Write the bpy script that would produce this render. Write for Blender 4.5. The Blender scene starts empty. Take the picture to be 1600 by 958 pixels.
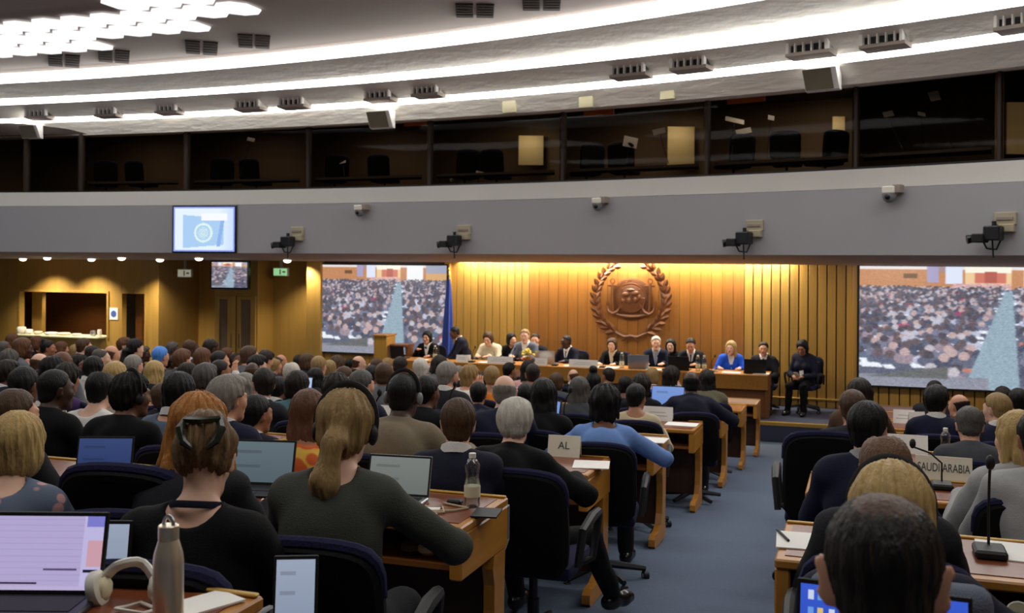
import bpy, bmesh, math, random
import numpy as np
from mathutils import Vector, Matrix, Euler

random.seed(11); rng = np.random.default_rng(11)
S = bpy.context.scene
COL = S.collection
R = math.radians
PI = math.pi

# ------------------------------------------------------------------ camera
YAW, ROLL, FPX, HOR, CZ = R(19.1), 0.007, 1600.0, 408.0, 2.89
CA, SA = math.cos(YAW), math.sin(YAW)
cam = bpy.data.objects.new('camera', bpy.data.cameras.new('camera'))
COL.objects.link(cam)
cam.data.sensor_width = 36.0; cam.data.lens = 36.0 * FPX / 1600.0
cam.data.shift_y = -(479.0 - HOR) / 1600.0
cam.data.clip_start = 0.05; cam.data.clip_end = 200
_r3 = Matrix.Rotation(YAW, 3, 'Z') @ Matrix.Rotation(PI / 2, 3, 'X') @ Matrix.Rotation(ROLL, 3, 'Z')
cam.matrix_world = Matrix.Translation((0, 0, CZ)) @ _r3.to_4x4()
cam.data.dof.use_dof = True; cam.data.dof.focus_distance = 4.2; cam.data.dof.aperture_fstop = 6.3
S.camera = cam

# ------------------------------------------------------------------ world, exposure
W = bpy.data.worlds.new('world'); S.world = W; W.use_nodes = True
W.node_tree.nodes['Background'].inputs[0].default_value = (0.9, 0.92, 1.0, 1)
W.node_tree.nodes['Background'].inputs[1].default_value = 0.06
S.view_settings.view_transform = 'Standard'; S.view_settings.look = 'None'
S.view_settings.gamma = 1.0; S.view_settings.use_curve_mapping = False
S.view_settings.exposure = 0.0

def area(name, loc, sx, sy, power, col=(1, 1, 1), rot=(0, 0, 0), spread=180):
    l = bpy.data.lights.new(name, 'AREA'); l.shape = 'RECTANGLE'; l.size = sx; l.size_y = sy
    l.energy = power; l.color = col; l.spread = R(spread)
    o = bpy.data.objects.new(name, l); COL.objects.link(o); o.location = loc; o.rotation_euler = rot
    return o
def spot(name, loc, power, ang, col=(1, .92, .78), rot=(0, 0, 0), blend=.6, rad=.05):
    l = bpy.data.lights.new(name, 'SPOT'); l.energy = power; l.spot_size = R(ang); l.spot_blend = blend
    l.color = col; l.shadow_soft_size = rad
    o = bpy.data.objects.new(name, l); COL.objects.link(o); o.location = loc; o.rotation_euler = rot
    return o
# luminous ceiling over the hall
for iu, u in enumerate((-12.5, -7.5, -2.5, 2.0)):
    for iv, v in enumerate((2.0, 6.5, 10.8)):
        area('ceiling_lamp', (u, v, 6.05), 3.6, 1.2, 52, (1.0, 0.97, 0.93))
# warm wall washer behind the edge of the soffit, over the middle of the front wall
area('wall_washer_lamp', (-4.45, 18.84, 3.0), 6.3, .08, 240, (1.0, .96, .84), (R(6), 0, 0))
# lamps in the soffit over the stage
for u in (-9.5, -7.0, -4.5, -2.0, .5, 3.2): area('stage_lamp', (u, 17.4, 2.78), 1.2, .3, 16, (1.0, .93, .80), (R(18), 0, 0))

# ------------------------------------------------------------------ pixels of the photograph to points of the room
def _un(x, y):
    dx, dy = x - 800.0, y - HOR
    return dx + dy * ROLL, dy - dx * ROLL
def P(x, y, D):
    X, Y = _un(x, y); t = X / FPX
    return Vector((D * (t * CA - SA), D * (CA + t * SA), CZ - D * Y / FPX))
def PV(x, y, v):
    X, Y = _un(x, y); t = X / FPX
    return P(x, y, v / (CA + t * SA))
def Dv(x, v):
    return v / (CA + (x - 800) / FPX * SA)
def PZ(x, y, z):
    X, Y = _un(x, y)
    return P(x, y, FPX * (CZ - z) / Y)
def hgt(x, y):                      # rise over the horizon in pixels
    return -_un(x, y)[1]

def fl(v):                          # height of the raked floor
    if v >= 17.04: return 0.0
    return 1.5 - 0.088 * v

# ------------------------------------------------------------------ materials
MATS = {}
def _mix(nt, a, b, fac):
    n = nt.nodes.new('ShaderNodeMix'); n.data_type = 'RGBA'
    n.inputs[6].default_value = (*a, 1); n.inputs[7].default_value = (*b, 1)
    nt.links.new(fac, n.inputs[0]); return n.outputs[2]
def M(name, col, rough=.6, var=.12, scale=(8, 8, 8), metal=0, bump=0, bscale=None, emit=None, estr=0, alpha=None,
      trans=0, rnd=0, spec=.5, detail=4, sheen=0, coord='Object'):
    if name in MATS: return MATS[name]
    m = bpy.data.materials.new(name); MATS[name] = m; m.use_nodes = True
    nt = m.node_tree; b = nt.nodes['Principled BSDF']
    b.inputs['Roughness'].default_value = rough; b.inputs['Metallic'].default_value = metal
    b.inputs['Specular IOR Level'].default_value = spec
    if sheen: b.inputs['Sheen Weight'].default_value = sheen
    col = tuple(col); lo = tuple(c * (1 - var) for c in col); hi = tuple(min(1, c * (1 + var)) for c in col)
    tc = nt.nodes.new('ShaderNodeTexCoord'); mp = nt.nodes.new('ShaderNodeMapping')
    mp.inputs['Scale'].default_value = scale; nt.links.new(tc.outputs[coord], mp.inputs[0])
    if rnd:
        oi = nt.nodes.new('ShaderNodeObjectInfo'); vm = nt.nodes.new('ShaderNodeVectorMath'); vm.operation = 'MULTIPLY_ADD'
        vm.inputs[1].default_value = (37, 53, 71); nt.links.new(oi.outputs['Random'], vm.inputs[0])
        vm.inputs[2].default_value = (0, 0, 0); nt.links.new(vm.outputs[0], mp.inputs['Location'])
    nz = nt.nodes.new('ShaderNodeTexNoise'); nz.inputs['Scale'].default_value = 1; nz.inputs['Detail'].default_value = detail
    nt.links.new(mp.outputs[0], nz.inputs[0])
    c = _mix(nt, lo, hi, nz.outputs[0])
    if rnd:
        mx = nt.nodes.new('ShaderNodeMix'); mx.data_type = 'RGBA'; mx.blend_type = 'MULTIPLY'; mx.inputs[0].default_value = 1
        mr = nt.nodes.new('ShaderNodeMapRange'); mr.inputs[3].default_value = 1 - rnd; mr.inputs[4].default_value = 1 + rnd
        nt.links.new(oi.outputs['Random'], mr.inputs[0]); nt.links.new(c, mx.inputs[6]); nt.links.new(mr.outputs[0], mx.inputs[7]); c = mx.outputs[2]
    nt.links.new(c, b.inputs['Base Color'])
    if bump:
        bp = nt.nodes.new('ShaderNodeBump'); bp.inputs['Strength'].default_value = bump; bp.inputs['Distance'].default_value = .02
        src = nz
        if bscale:
            m2 = nt.nodes.new('ShaderNodeMapping'); m2.inputs['Scale'].default_value = bscale; nt.links.new(tc.outputs[coord], m2.inputs[0])
            src = nt.nodes.new('ShaderNodeTexNoise'); src.inputs['Scale'].default_value = 1; src.inputs['Detail'].default_value = 5; nt.links.new(m2.outputs[0], src.inputs[0])
        nt.links.new(src.outputs[0], bp.inputs['Height']); nt.links.new(bp.outputs[0], b.inputs['Normal'])
    if emit: b.inputs['Emission Color'].default_value = (*emit, 1); b.inputs['Emission Strength'].default_value = estr
    if trans: b.inputs['Transmission Weight'].default_value = trans
    if alpha is not None: b.inputs['Alpha'].default_value = alpha
    return m
def srgb(r, g, b):
    f = lambda c: ((c / 255 + .055) / 1.055) ** 2.4 if c / 255 > .04045 else c / 255 / 12.92
    return (f(r), f(g), f(b))
def glow(name, col, strength):
    if name in MATS: return MATS[name]
    m = bpy.data.materials.new(name); MATS[name] = m; m.use_nodes = True; nt = m.node_tree; nt.nodes.clear()
    o = nt.nodes.new('ShaderNodeOutputMaterial'); e = nt.nodes.new('ShaderNodeEmission')
    e.inputs[0].default_value = (*col, 1); e.inputs[1].default_value = strength; nt.links.new(e.outputs[0], o.inputs[0]); return m
def screen_mat(name, strength):
    if name in MATS: return MATS[name]
    m = bpy.data.materials.new(name); MATS[name] = m; m.use_nodes = True; nt = m.node_tree
    b = nt.nodes['Principled BSDF']; a = nt.nodes.new('ShaderNodeVertexColor'); a.layer_name = 'picture'
    b.inputs['Base Color'].default_value = (.02, .02, .02, 1); b.inputs['Roughness'].default_value = .35
    nt.links.new(a.outputs[0], b.inputs['Emission Color']); b.inputs['Emission Strength'].default_value = strength; return m
def glass_mat(name, tint=(.9, .9, .9), refl=.1, fk=.5):
    if name in MATS: return MATS[name]
    m = bpy.data.materials.new(name); MATS[name] = m; m.use_nodes = True; nt = m.node_tree; nt.nodes.clear()
    o = nt.nodes.new('ShaderNodeOutputMaterial'); t = nt.nodes.new('ShaderNodeBsdfTransparent'); t.inputs[0].default_value = (*tint, 1)
    g = nt.nodes.new('ShaderNodeBsdfGlossy'); g.inputs['Roughness'].default_value = .03; x = nt.nodes.new('ShaderNodeMixShader')
    fr = nt.nodes.new('ShaderNodeLayerWeight'); fr.inputs[0].default_value = .25
    ad = nt.nodes.new('ShaderNodeMath'); ad.operation = 'MULTIPLY_ADD'; ad.inputs[1].default_value = fk; ad.inputs[2].default_value = refl
    nt.links.new(fr.outputs['Fresnel'], ad.inputs[0]); nt.links.new(ad.outputs[0], x.inputs[0])
    nt.links.new(t.outputs[0], x.inputs[1]); nt.links.new(g.outputs[0], x.inputs[2]); nt.links.new(x.outputs[0], o.inputs[0]); return m

WOOD = (26, 26, 1.2); HW = (1.2, 26, 26)
M('wood_light', srgb(178, 132, 52), .45, .22, WOOD, rnd=.10)
M('wood_front', srgb(180, 138, 64), .4, .25, WOOD, rnd=.14)
M('wood_emblem', srgb(168, 110, 46), .4, .28, WOOD, rnd=.12)
M('wood_side', srgb(178, 138, 66), .45, .2, (14, 14, .8), rnd=.05)
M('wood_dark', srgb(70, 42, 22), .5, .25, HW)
M('wood_desk', srgb(176, 118, 48), .38, .25, HW, rnd=.08)
M('wood_desk_end', srgb(186, 126, 46), .38, .22, (26, 1.6, 26), rnd=.06)
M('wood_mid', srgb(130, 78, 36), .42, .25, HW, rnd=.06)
M('inlay', srgb(118, 62, 36), .32, .15, (20, 20, 20))
M('emblem_wood', srgb(128, 78, 40), .34, .25, (20, 20, 8), spec=.7)
M('carpet', srgb(92, 106, 128), .95, .22, (60, 60, 60), bump=.4, bscale=(300, 300, 300), detail=6)
M('carpet_dark', srgb(62, 66, 86), .95, .2, (60, 60, 60), bump=.3)
M('plaster', srgb(242, 238, 228), .85, .05, (1.5, 1.5, 6), bump=.9, bscale=(5, 5, 14))
M('cove_white', srgb(245, 243, 238), .8, .02)
M('ceiling_dark', srgb(152, 140, 132), .9, .05, (2, 2, 2))
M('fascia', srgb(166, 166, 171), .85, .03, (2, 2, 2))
M('fascia_top', srgb(186, 184, 180), .85, .03, (2, 2, 2))  # paler than the fascia: light caught by the sloping coping, put into its colour
M('soffit', srgb(168, 146, 130), .8, .05, (2, 2, 2))
M('black', srgb(14, 14, 16), .6, .2); M('grille_dark', srgb(66, 58, 54), .95, .1, spec=.1); M('black_gloss', srgb(12, 12, 14), .25, .1)
M('chair_black', srgb(9, 9, 11), .8, .25, (90, 90, 90), bump=.15, spec=.2); M('chair_navy', srgb(34, 34, 64), .9, .2, (120, 120, 120), bump=.2, spec=.2)
M('chrome', srgb(200, 200, 205), .2, .05, metal=1); M('steel', srgb(226, 212, 186), .30, .06, (3, 3, 60), metal=.6)
M('dark_metal', srgb(52, 54, 58), .4, .1, metal=.7)
M('white_plastic', srgb(232, 228, 215), .45, .04); M('paper', srgb(238, 236, 230), .8, .03); M('cream', srgb(222, 214, 176), .6, .05)
M('ink', srgb(50, 54, 60), .8, .1); M('gray_plastic', srgb(122, 124, 128), .5, .08); M('silver', srgb(170, 172, 178), .35, .05, metal=.8)
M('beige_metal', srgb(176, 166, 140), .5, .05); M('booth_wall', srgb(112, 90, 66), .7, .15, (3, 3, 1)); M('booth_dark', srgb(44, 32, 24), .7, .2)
M('pale_panel', srgb(214, 192, 140), .6, .06); M('gold', srgb(205, 160, 70), .3, .1, metal=.9); M('brass_edge', srgb(190, 150, 70), .45, .1, metal=.3)
M('lettering', srgb(52, 66, 74), .7, .05); M('flag_blue', srgb(38, 62, 140), .8, .12, (6, 6, 2)); M('sign_blue', srgb(70, 100, 180), .5, .06)
M('orange_sign', srgb(200, 110, 30), .6, .1); M('green_glass', srgb(120, 190, 170), .2, .1)
glass_mat('booth_glass', (.66, .60, .52), .004, .05); glass_mat('clear', (.93, .96, .97), .12)
glow('cove_glow', (1, .97, .93), 14.0); glow('lattice_glow', (1.0, .985, 1.0), 1.12); glow('down_glow', (1, .9, .75), 5)
glow('exit_green', (.35, .75, .35), .8); glow('exit_pale', (.75, .74, .55), .35)  # the pale sign is no lamp; a faint glow is added to its face

# ------------------------------------------------------------------ objects
def link(o, parent=None):
    COL.objects.link(o)
    if parent is not None: o.parent = parent
    return o
def tag(o, label=None, cat=None, group=None, kind=None):
    if label: o['label'] = label
    if cat: o['category'] = cat
    if group: o['group'] = group
    if kind: o['kind'] = kind
    return o
def thing(name, label, cat, loc=(0, 0, 0), rz=0, group=None, parent=None):
    o = bpy.data.objects.new(name, None); link(o, parent); o.empty_display_size = .1
    o.location = loc; o.rotation_euler = (0, 0, rz) if not isinstance(rz, (tuple, Euler)) else rz
    return tag(o, label, cat, group)
def copy_tree(o, parent=None):
    c = o.copy(); COL.objects.link(c); c.parent = parent
    for ch in o.children: copy_tree(ch, c)
    return c

class MB:
    def __init__(s): s.v = []; s.f = []; s.mi = []; s.cur = 0
    def add(s, vs, fs, T=None):
        n = len(s.v)
        if T is not None: vs = [T @ Vector(p) for p in vs]
        s.v += [tuple(p) for p in vs]; s.f += [tuple(i + n for i in f) for f in fs]; s.mi += [s.cur] * len(fs); return s
    def box(s, lo, hi, bev=0, T=None, seg=1):
        x0, y0, z0 = [min(a, b) for a, b in zip(lo, hi)]; x1, y1, z1 = [max(a, b) for a, b in zip(lo, hi)]
        if bev:
            bm = bmesh.new(); bmesh.ops.create_cube(bm, size=1)
            for w in bm.verts: w.co = Vector(((x0 + x1) / 2 + w.co.x * (x1 - x0), (y0 + y1) / 2 + w.co.y * (y1 - y0), (z0 + z1) / 2 + w.co.z * (z1 - z0)))
            bmesh.ops.bevel(bm, geom=bm.edges[:], offset=min(bev, .45 * min(x1 - x0, y1 - y0, z1 - z0)), segments=seg, affect='EDGES', profile=.5)
            bm.verts.index_update(); s.add([w.co[:] for w in bm.verts], [[w.index for w in f.verts] for f in bm.faces], T); bm.free(); return s
        vs = [(x0, y0, z0), (x1, y0, z0), (x1, y1, z0), (x0, y1, z0), (x0, y0, z1), (x1, y0, z1), (x1, y1, z1), (x0, y1, z1)]
        return s.add(vs, [(3, 2, 1, 0), (4, 5, 6, 7), (0, 1, 5, 4), (1, 2, 6, 5), (2, 3, 7, 6), (3, 0, 4, 7)], T)
    def tube(s, pts, r, n=8, T=None, cap=True, flat=None):
        pts = [Vector(p) for p in pts]; rs = r if isinstance(r, (list, tuple)) else [r] * len(pts)
        vs = []; fs = []; up = Vector((0, 0, 1)); prev = None
        for i, p in enumerate(pts):
            d = (pts[min(i + 1, len(pts) - 1)] - pts[max(i - 1, 0)]).normalized()
            a = (prev - d * prev.dot(d)) if prev is not None else d.cross(up if abs(d.z) < .9 else Vector((1, 0, 0)))
            if a.length < 1e-6: a = d.orthogonal()
            a.normalize(); b = d.cross(a); prev = a
            for k in range(n):
                t = 2 * PI * k / n; vs.append(p + (a * math.cos(t) + b * math.sin(t) * (flat or 1)) * rs[i])
        for i in range(len(pts) - 1):
            for k in range(n):
                k2 = (k + 1) % n; fs.append((i * n + k, i * n + k2, (i + 1) * n + k2, (i + 1) * n + k))
        if cap: fs.append(tuple(range(n - 1, -1, -1))); fs.append(tuple((len(pts) - 1) * n + k for k in range(n)))
        return s.add(vs, fs, T)
    def lathe(s, prof, n=24, T=None):
        vs = []; fs = []
        for r, z in prof:
            for k in range(n): vs.append((r * math.cos(2 * PI * k / n), r * math.sin(2 * PI * k / n), z))
        for i in range(len(prof) - 1):
            for k in range(n):
                k2 = (k + 1) % n; fs.append((i * n + k, i * n + k2, (i + 1) * n + k2, (i + 1) * n + k))
        fs.append(tuple(range(n - 1, -1, -1))); fs.append(tuple((len(prof) - 1) * n + k for k in range(n)))
        return s.add(vs, fs, T)
    def prism(s, poly, a, b, axis='x', T=None):        # poly of 2-D points, pushed along an axis from a to b
        n = len(poly)
        def mk(p, c): return (c, p[0], p[1]) if axis == 'x' else ((p[0], c, p[1]) if axis == 'y' else (p[0], p[1], c))
        vs = [mk(p, a) for p in poly] + [mk(p, b) for p in poly]
        fs = [tuple(range(n)), tuple(range(2 * n - 1, n - 1, -1))] + [(i, i + n, (i + 1) % n + n, (i + 1) % n) for i in range(n)]
        return s.add(vs, fs, T)
    def ball(s, c, r, n=12, T=None):
        r = r if isinstance(r, (tuple, list)) else (r, r, r); vs = []; fs = []; m = n // 2
        for i in range(m + 1):
            ph = PI * i / m
            for k in range(n):
                t = 2 * PI * k / n; vs.append((c[0] + r[0] * math.sin(ph) * math.cos(t), c[1] + r[1] * math.sin(ph) * math.sin(t), c[2] + r[2] * math.cos(ph)))
        for i in range(m):
            for k in range(n):
                k2 = (k + 1) % n; fs.append((i * n + k, (i + 1) * n + k, (i + 1) * n + k2, i * n + k2))
        return s.add(vs, fs, T)
    def mesh(s, name, mats, smooth=False, fix=True):
        me = bpy.data.meshes.new(name); me.from_pydata(s.v, [], s.f)
        for m in (mats if isinstance(mats, (list, tuple)) else [mats]): me.materials.append(MATS[m] if isinstance(m, str) else m)
        if len(set(s.mi)) > 1: me.polygons.foreach_set('material_index', s.mi)
        if fix:
            bm = bmesh.new(); bm.from_mesh(me); bmesh.ops.remove_doubles(bm, verts=bm.verts, dist=1e-5) if smooth else None
            bmesh.ops.recalc_face_normals(bm, faces=bm.faces); bm.to_mesh(me); bm.free()
        if smooth:
            me.polygons.foreach_set('use_smooth', [True] * len(me.polygons))
            try: me.set_sharp_from_angle(angle=R(40))
            except Exception: pass
        return me
    def obj(s, name, mats, parent=None, smooth=False, loc=None, kind=None):
        o = bpy.data.objects.new(name, s.mesh(name, mats, smooth)); link(o, parent)
        if loc is not None: o.location = loc
        if kind: o['kind'] = kind
        return o
def inst(name, mesh, parent=None, loc=None, rot=None, sc=None):
    o = bpy.data.objects.new(name, mesh); link(o, parent)
    if loc is not None: o.location = loc
    if rot is not None: o.rotation_euler = rot
    if sc is not None: o.scale = sc
    return o
ORD = ['zeroth', 'first', 'second', 'third', 'fourth', 'fifth', 'sixth', 'seventh', 'eighth', 'ninth', 'tenth', 'eleventh', 'twelfth', 'thirteenth', 'fourteenth', 'fifteenth', 'sixteenth', 'seventeenth', 'eighteenth', 'nineteenth', 'twentieth', 'twenty-first', 'twenty-second', 'twenty-third', 'twenty-fourth', 'twenty-fifth']
ORD += ['twenty-' + w for w in ORD[6:10]] + ['thirtieth'] + ['thirty-' + w for w in ORD[1:10]] + ['fortieth']
def picture_mesh(name, arr, w, h, mat):
    """flat lit picture: local x to the right, z up, facing -y; one colour per face"""
    ny, nx = arr.shape[:2]
    xs = np.linspace(-w / 2, w / 2, nx + 1); zs = np.linspace(h, 0, ny + 1)
    V = np.stack([np.tile(xs, ny + 1), np.zeros((nx + 1) * (ny + 1)), np.repeat(zs, nx + 1)], 1)
    i, j = np.meshgrid(np.arange(ny), np.arange(nx), indexing='ij'); a = i * (nx + 1) + j
    F = np.stack([a, a + nx + 1, a + nx + 2, a + 1], -1).reshape(-1, 4)
    me = bpy.data.meshes.new(name); me.vertices.add(len(V)); me.vertices.foreach_set('co', V.ravel())
    me.loops.add(F.size); me.loops.foreach_set('vertex_index', F.ravel()); me.polygons.add(len(F))
    me.polygons.foreach_set('loop_start', np.arange(len(F)) * 4); me.update(calc_edges=True)
    ca = me.color_attributes.new('picture', 'FLOAT_COLOR', 'CORNER')
    c = np.concatenate([arr.reshape(-1, 3) ** 2.2, np.ones((ny * nx, 1))], 1); ca.data.foreach_set('color', np.repeat(c, 4, 0).ravel())
    me.materials.append(mat); return me
# ------------------------------------------------------------------ bodies: signed distance fields turned into one smooth surface
class Fld:
    def __init__(s): s.p = []; s.disp = None
    def cap(s, a, b, ra, rb=None, k=.02, op='u'):
        s.p.append(('c', np.array(a, float), np.array(b, float), ra, ra if rb is None else rb, k, op)); return s
    def ell(s, c, r, Rm=None, k=.02, op='u'):
        s.p.append(('e', np.array(c, float), np.array(r, float), None if Rm is None else np.array(Rm, float), 0, k, op)); return s
    def plane(s, c, n, k=.01):                       # keep the side the normal points away from
        s.p.append(('p', np.array(c, float), np.array(n, float) / np.linalg.norm(n), 0, 0, k, 's')); return s
    def one(s, q, x, y, z):
        if q[0] == 'c':
            a, b, ra, rb = q[1:5]; ba = b - a; L = max(float(ba @ ba), 1e-9); px, py, pz = x - a[0], y - a[1], z - a[2]
            h = np.clip((px * ba[0] + py * ba[1] + pz * ba[2]) / L, 0, 1)
            return np.sqrt((px - ba[0] * h) ** 2 + (py - ba[1] * h) ** 2 + (pz - ba[2] * h) ** 2) - (ra + (rb - ra) * h)
        if q[0] == 'e':
            c, r, Rm = q[1:4]; px, py, pz = x - c[0], y - c[1], z - c[2]
            if Rm is not None:
                px, py, pz = (Rm[0, 0] * px + Rm[1, 0] * py + Rm[2, 0] * pz, Rm[0, 1] * px + Rm[1, 1] * py + Rm[2, 1] * pz, Rm[0, 2] * px + Rm[1, 2] * py + Rm[2, 2] * pz)
            k0 = np.sqrt((px / r[0]) ** 2 + (py / r[1]) ** 2 + (pz / r[2]) ** 2); k1 = np.sqrt((px / r[0] ** 2) ** 2 + (py / r[1] ** 2) ** 2 + (pz / r[2] ** 2) ** 2)
            return k0 * (k0 - 1) / np.maximum(k1, 1e-6)
        c, n = q[1:3]; return -((x - c[0]) * n[0] + (y - c[1]) * n[1] + (z - c[2]) * n[2])
    def bb(s, q):
        if q[0] == 'c': m = max(q[3], q[4]); lo = np.minimum(q[1], q[2]) - m; hi = np.maximum(q[1], q[2]) + m
        elif q[0] == 'e':
            m = q[2] if q[3] is None else np.sqrt((q[3] ** 2) @ (q[2] ** 2)); lo = q[1] - m; hi = q[1] + m
        else: return None
        return lo, hi
    @staticmethod
    def comb(F, d, k, op):
        if op == 'u':
            h = np.maximum(k - np.abs(F - d), 0) / k; return np.minimum(F, d) - h * h * k * .25
        d = -d
        h = np.maximum(k - np.abs(F - d), 0) / k; return np.maximum(F, d) + h * h * k * .25
    def pts(s, p):
        x, y, z = p[:, 0], p[:, 1], p[:, 2]; F = np.full(len(p), 1.0)
        for q in s.p: F = s.comb(F, s.one(q, x, y, z), q[5], q[6])
        if s.disp: F = F + s.disp(x, y, z)
        return F
    def grid(s, xs, ys, zs, pad):
        F = np.full((len(xs), len(ys), len(zs)), 1.0)
        for q in s.p:
            b = s.bb(q)
            if b is None: sl = (slice(None),) * 3
            else:
                m = pad + q[5]
                sl = tuple(slice(max(0, int(np.searchsorted(A, b[0][i] - m)) - 1), int(np.searchsorted(A, b[1][i] + m)) + 1) for i, A in enumerate((xs, ys, zs)))
            G = F[sl]
            if G.size == 0: continue
            d = s.one(q, xs[sl[0]][:, None, None], ys[sl[1]][None, :, None], zs[sl[2]][None, None, :])
            F[sl] = s.comb(G, d, q[5], q[6])
        if s.disp: F = np.where(np.abs(F) < .08, F + s.disp(xs[:, None, None], ys[None, :, None], zs[None, None, :]), F)
        return F
    def bounds(s):
        B = [s.bb(q) for q in s.p if q[6] == 'u']; return np.min([b[0] for b in B], 0), np.max([b[1] for b in B], 0)

def axis(lo, hi, h, zones=()):
    out = [lo]; x = lo
    while x < hi: x += min([h] + [z[2] for z in zones if z[0] <= x <= z[1]]); out.append(x)
    return np.array(out)

def surf(f, h, zones=((), (), ()), steps=2):
    lo, hi = f.bounds(); m = h * 1.5 + .012
    A = [axis(lo[i] - m, hi[i] + m, h, zones[i]) for i in range(3)]
    F = f.grid(*A, pad=2.5 * h + .01); C = F < 0
    cnt = sum(C[i:C.shape[0] - 1 + i, j:C.shape[1] - 1 + j, k:C.shape[2] - 1 + k].astype(np.int8) for i in (0, 1) for j in (0, 1) for k in (0, 1))
    act = (cnt > 0) & (cnt < 8); I, J, K = np.nonzero(act); n = len(I)
    acc = np.zeros((n, 3)); num = np.zeros(n)
    for ax in range(3):
        o1, o2 = [a for a in range(3) if a != ax]
        for b1 in (0, 1):
            for b2 in (0, 1):
                o = [0, 0, 0]; o[o1] = b1; o[o2] = b2; p0 = [I + o[0], J + o[1], K + o[2]]; p1 = list(p0); p1[ax] = p0[ax] + 1
                a = F[p0[0], p0[1], p0[2]]; b = F[p1[0], p1[1], p1[2]]; cr = (a < 0) != (b < 0)
                t = np.where(cr, a / np.where(cr, a - b, 1), 0)
                for c in range(3): acc[:, c] += np.where(cr, A[c][p0[c]] + t * (A[c][p1[c]] - A[c][p0[c]]), 0)
                num += cr
    V = acc / num[:, None]
    idx = np.full(act.shape, -1); idx[I, J, K] = np.arange(n); Q = []
    for ax in range(3):
        o1, o2 = (ax + 1) % 3, (ax + 2) % 3
        sl0 = [slice(1, -1)] * 3; sl1 = [slice(1, -1)] * 3; sl0[ax] = slice(0, -1); sl1[ax] = slice(1, None)
        a = C[tuple(sl0)]; b = C[tuple(sl1)]; e = np.array(np.nonzero(a != b)); ins = a[tuple(e)]
        if e.shape[1] == 0: continue
        for c in range(3):
            if c != ax: e[c] += 1
        def cell(d1, d2): q = e.copy(); q[o1] -= d1; q[o2] -= d2; return idx[q[0], q[1], q[2]]
        q = np.stack([cell(1, 1), cell(0, 1), cell(0, 0), cell(1, 0)], 1); q[~ins] = q[~ins][:, ::-1]; Q.append(q)
    Q = np.concatenate(Q); Q = Q[(Q >= 0).all(1)]
    for _ in range(steps):
        d = f.pts(V); e = 1.5e-3
        g = np.stack([(f.pts(V + np.eye(3)[c] * e) - d) / e for c in range(3)], 1); l2 = np.maximum((g * g).sum(1), .25)
        V = V - np.clip(d / l2, -h, h)[:, None] * g * .9
    return V, Q
def sdf_mesh(name, f, h, mat, zones=((), (), ()), steps=2):
    V, F = surf(f, h, zones, steps); me = bpy.data.meshes.new(name)
    me.vertices.add(len(V)); me.vertices.foreach_set('co', V.ravel()); me.loops.add(F.size); me.loops.foreach_set('vertex_index', F.ravel())
    me.polygons.add(len(F)); me.polygons.foreach_set('loop_start', np.arange(len(F)) * 4)
    me.polygons.foreach_set('use_smooth', np.ones(len(F), bool)); me.update(calc_edges=True); me.materials.append(MATS[mat]); return me

v3 = lambda *a: np.array(a, float)
def unit(a): return a / max(np.linalg.norm(a), 1e-9)
def ik(a, c, l1, l2, pole):
    d = c - a; L = np.linalg.norm(d)
    if L > .985 * (l1 + l2): c = a + d / L * .985 * (l1 + l2); d = c - a; L = np.linalg.norm(d)
    x = (l1 * l1 - l2 * l2 + L * L) / (2 * L); hh = math.sqrt(max(l1 * l1 - x * x, 1e-6)); u = d / L
    p = pole - u * (pole @ u); return a + u * x + unit(p) * hh, c

POSES = {
    # wrists are (x, y, z) in the sitter's own frame: +y is where the sitter faces, the hips are near y=0, z is over the floor
    'desk': dict(lean=15, yaw=8, wl=(-.17, .46, .80), wr=(.17, .46, .80)),
    'desk_r': dict(lean=13, yaw=-20, wl=(-.15, .45, .80), wr=(.24, .42, .80)),
    'desk_l': dict(lean=13, yaw=42, wl=(-.24, .42, .80), wr=(.15, .45, .80)),
    'up': dict(lean=6, wl=(-.12, .36, .66), wr=(.12, .36, .66)),
    'down': dict(lean=20, pitch=22, wl=(-.12, .46, .80), wr=(.14, .46, .80)),
    'chin': dict(lean=16, yaw=-24, wl=(-.15, .44, .80), wr=(.09, .36, 1.00), hr='chin'),
    'wide': dict(lean=24, pitch=6, wl=(-.22, .50, .80), wr=(.30, .50, .80), out=1),
    'ponytail': dict(lean=17, yaw=6, pitch=8, roll=3, wl=(-.16, .44, .80), wr=(.20, .44, .79), outr=1, fem=1, bulk=1.06),
    'bun': dict(lean=8, yaw=16, pitch=24, wl=(-.24, .40, .76), wr=(.26, .40, .76), fem=1, bulk=1.16),
    'front_man': dict(lean=20, pitch=10, yaw=0, ear=1, wl=(-.16, .46, .80), wr=(.16, .46, .80)),
    'headset_blond': dict(lean=24, pitch=20, yaw=2, wl=(-.10, .46, .80), wr=(.50, .40, .80), outr=1),
    'leg_out': dict(lean=22, pitch=8, yaw=8, wl=(-.10, .46, .80), wr=(.30, .42, .80), out=1,
                    knr=(.40, .36, .50), anr=(.46, .70, .09), knl=(-.10, .42, .50), anl=(-.08, .56, .08)),
    'stand_lean': dict(stand=1, lean=24, pitch=20, wl=(-.16, .46, .84), wr=(.16, .46, .84)),
    'stand': dict(stand=1, lean=2, wl=(-.26, .08, .80), wr=(.26, .08, .80)),
    'phone': dict(lean=5, pitch=24, wl=(-.09, .30, .66), wr=(.09, .30, .66), knr=(.12, .42, .49), knl=(-.12, .42, .49), fem=1),
    'talk': dict(lean=10, wl=(-.18, .40, .80), wr=(.12, .36, .92)),
}
def rotm(yaw, pitch, roll):
    return np.array(Matrix.Rotation(R(yaw), 3, 'Z') @ Matrix.Rotation(R(-pitch), 3, 'X') @ Matrix.Rotation(R(roll), 3, 'Y'))
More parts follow.
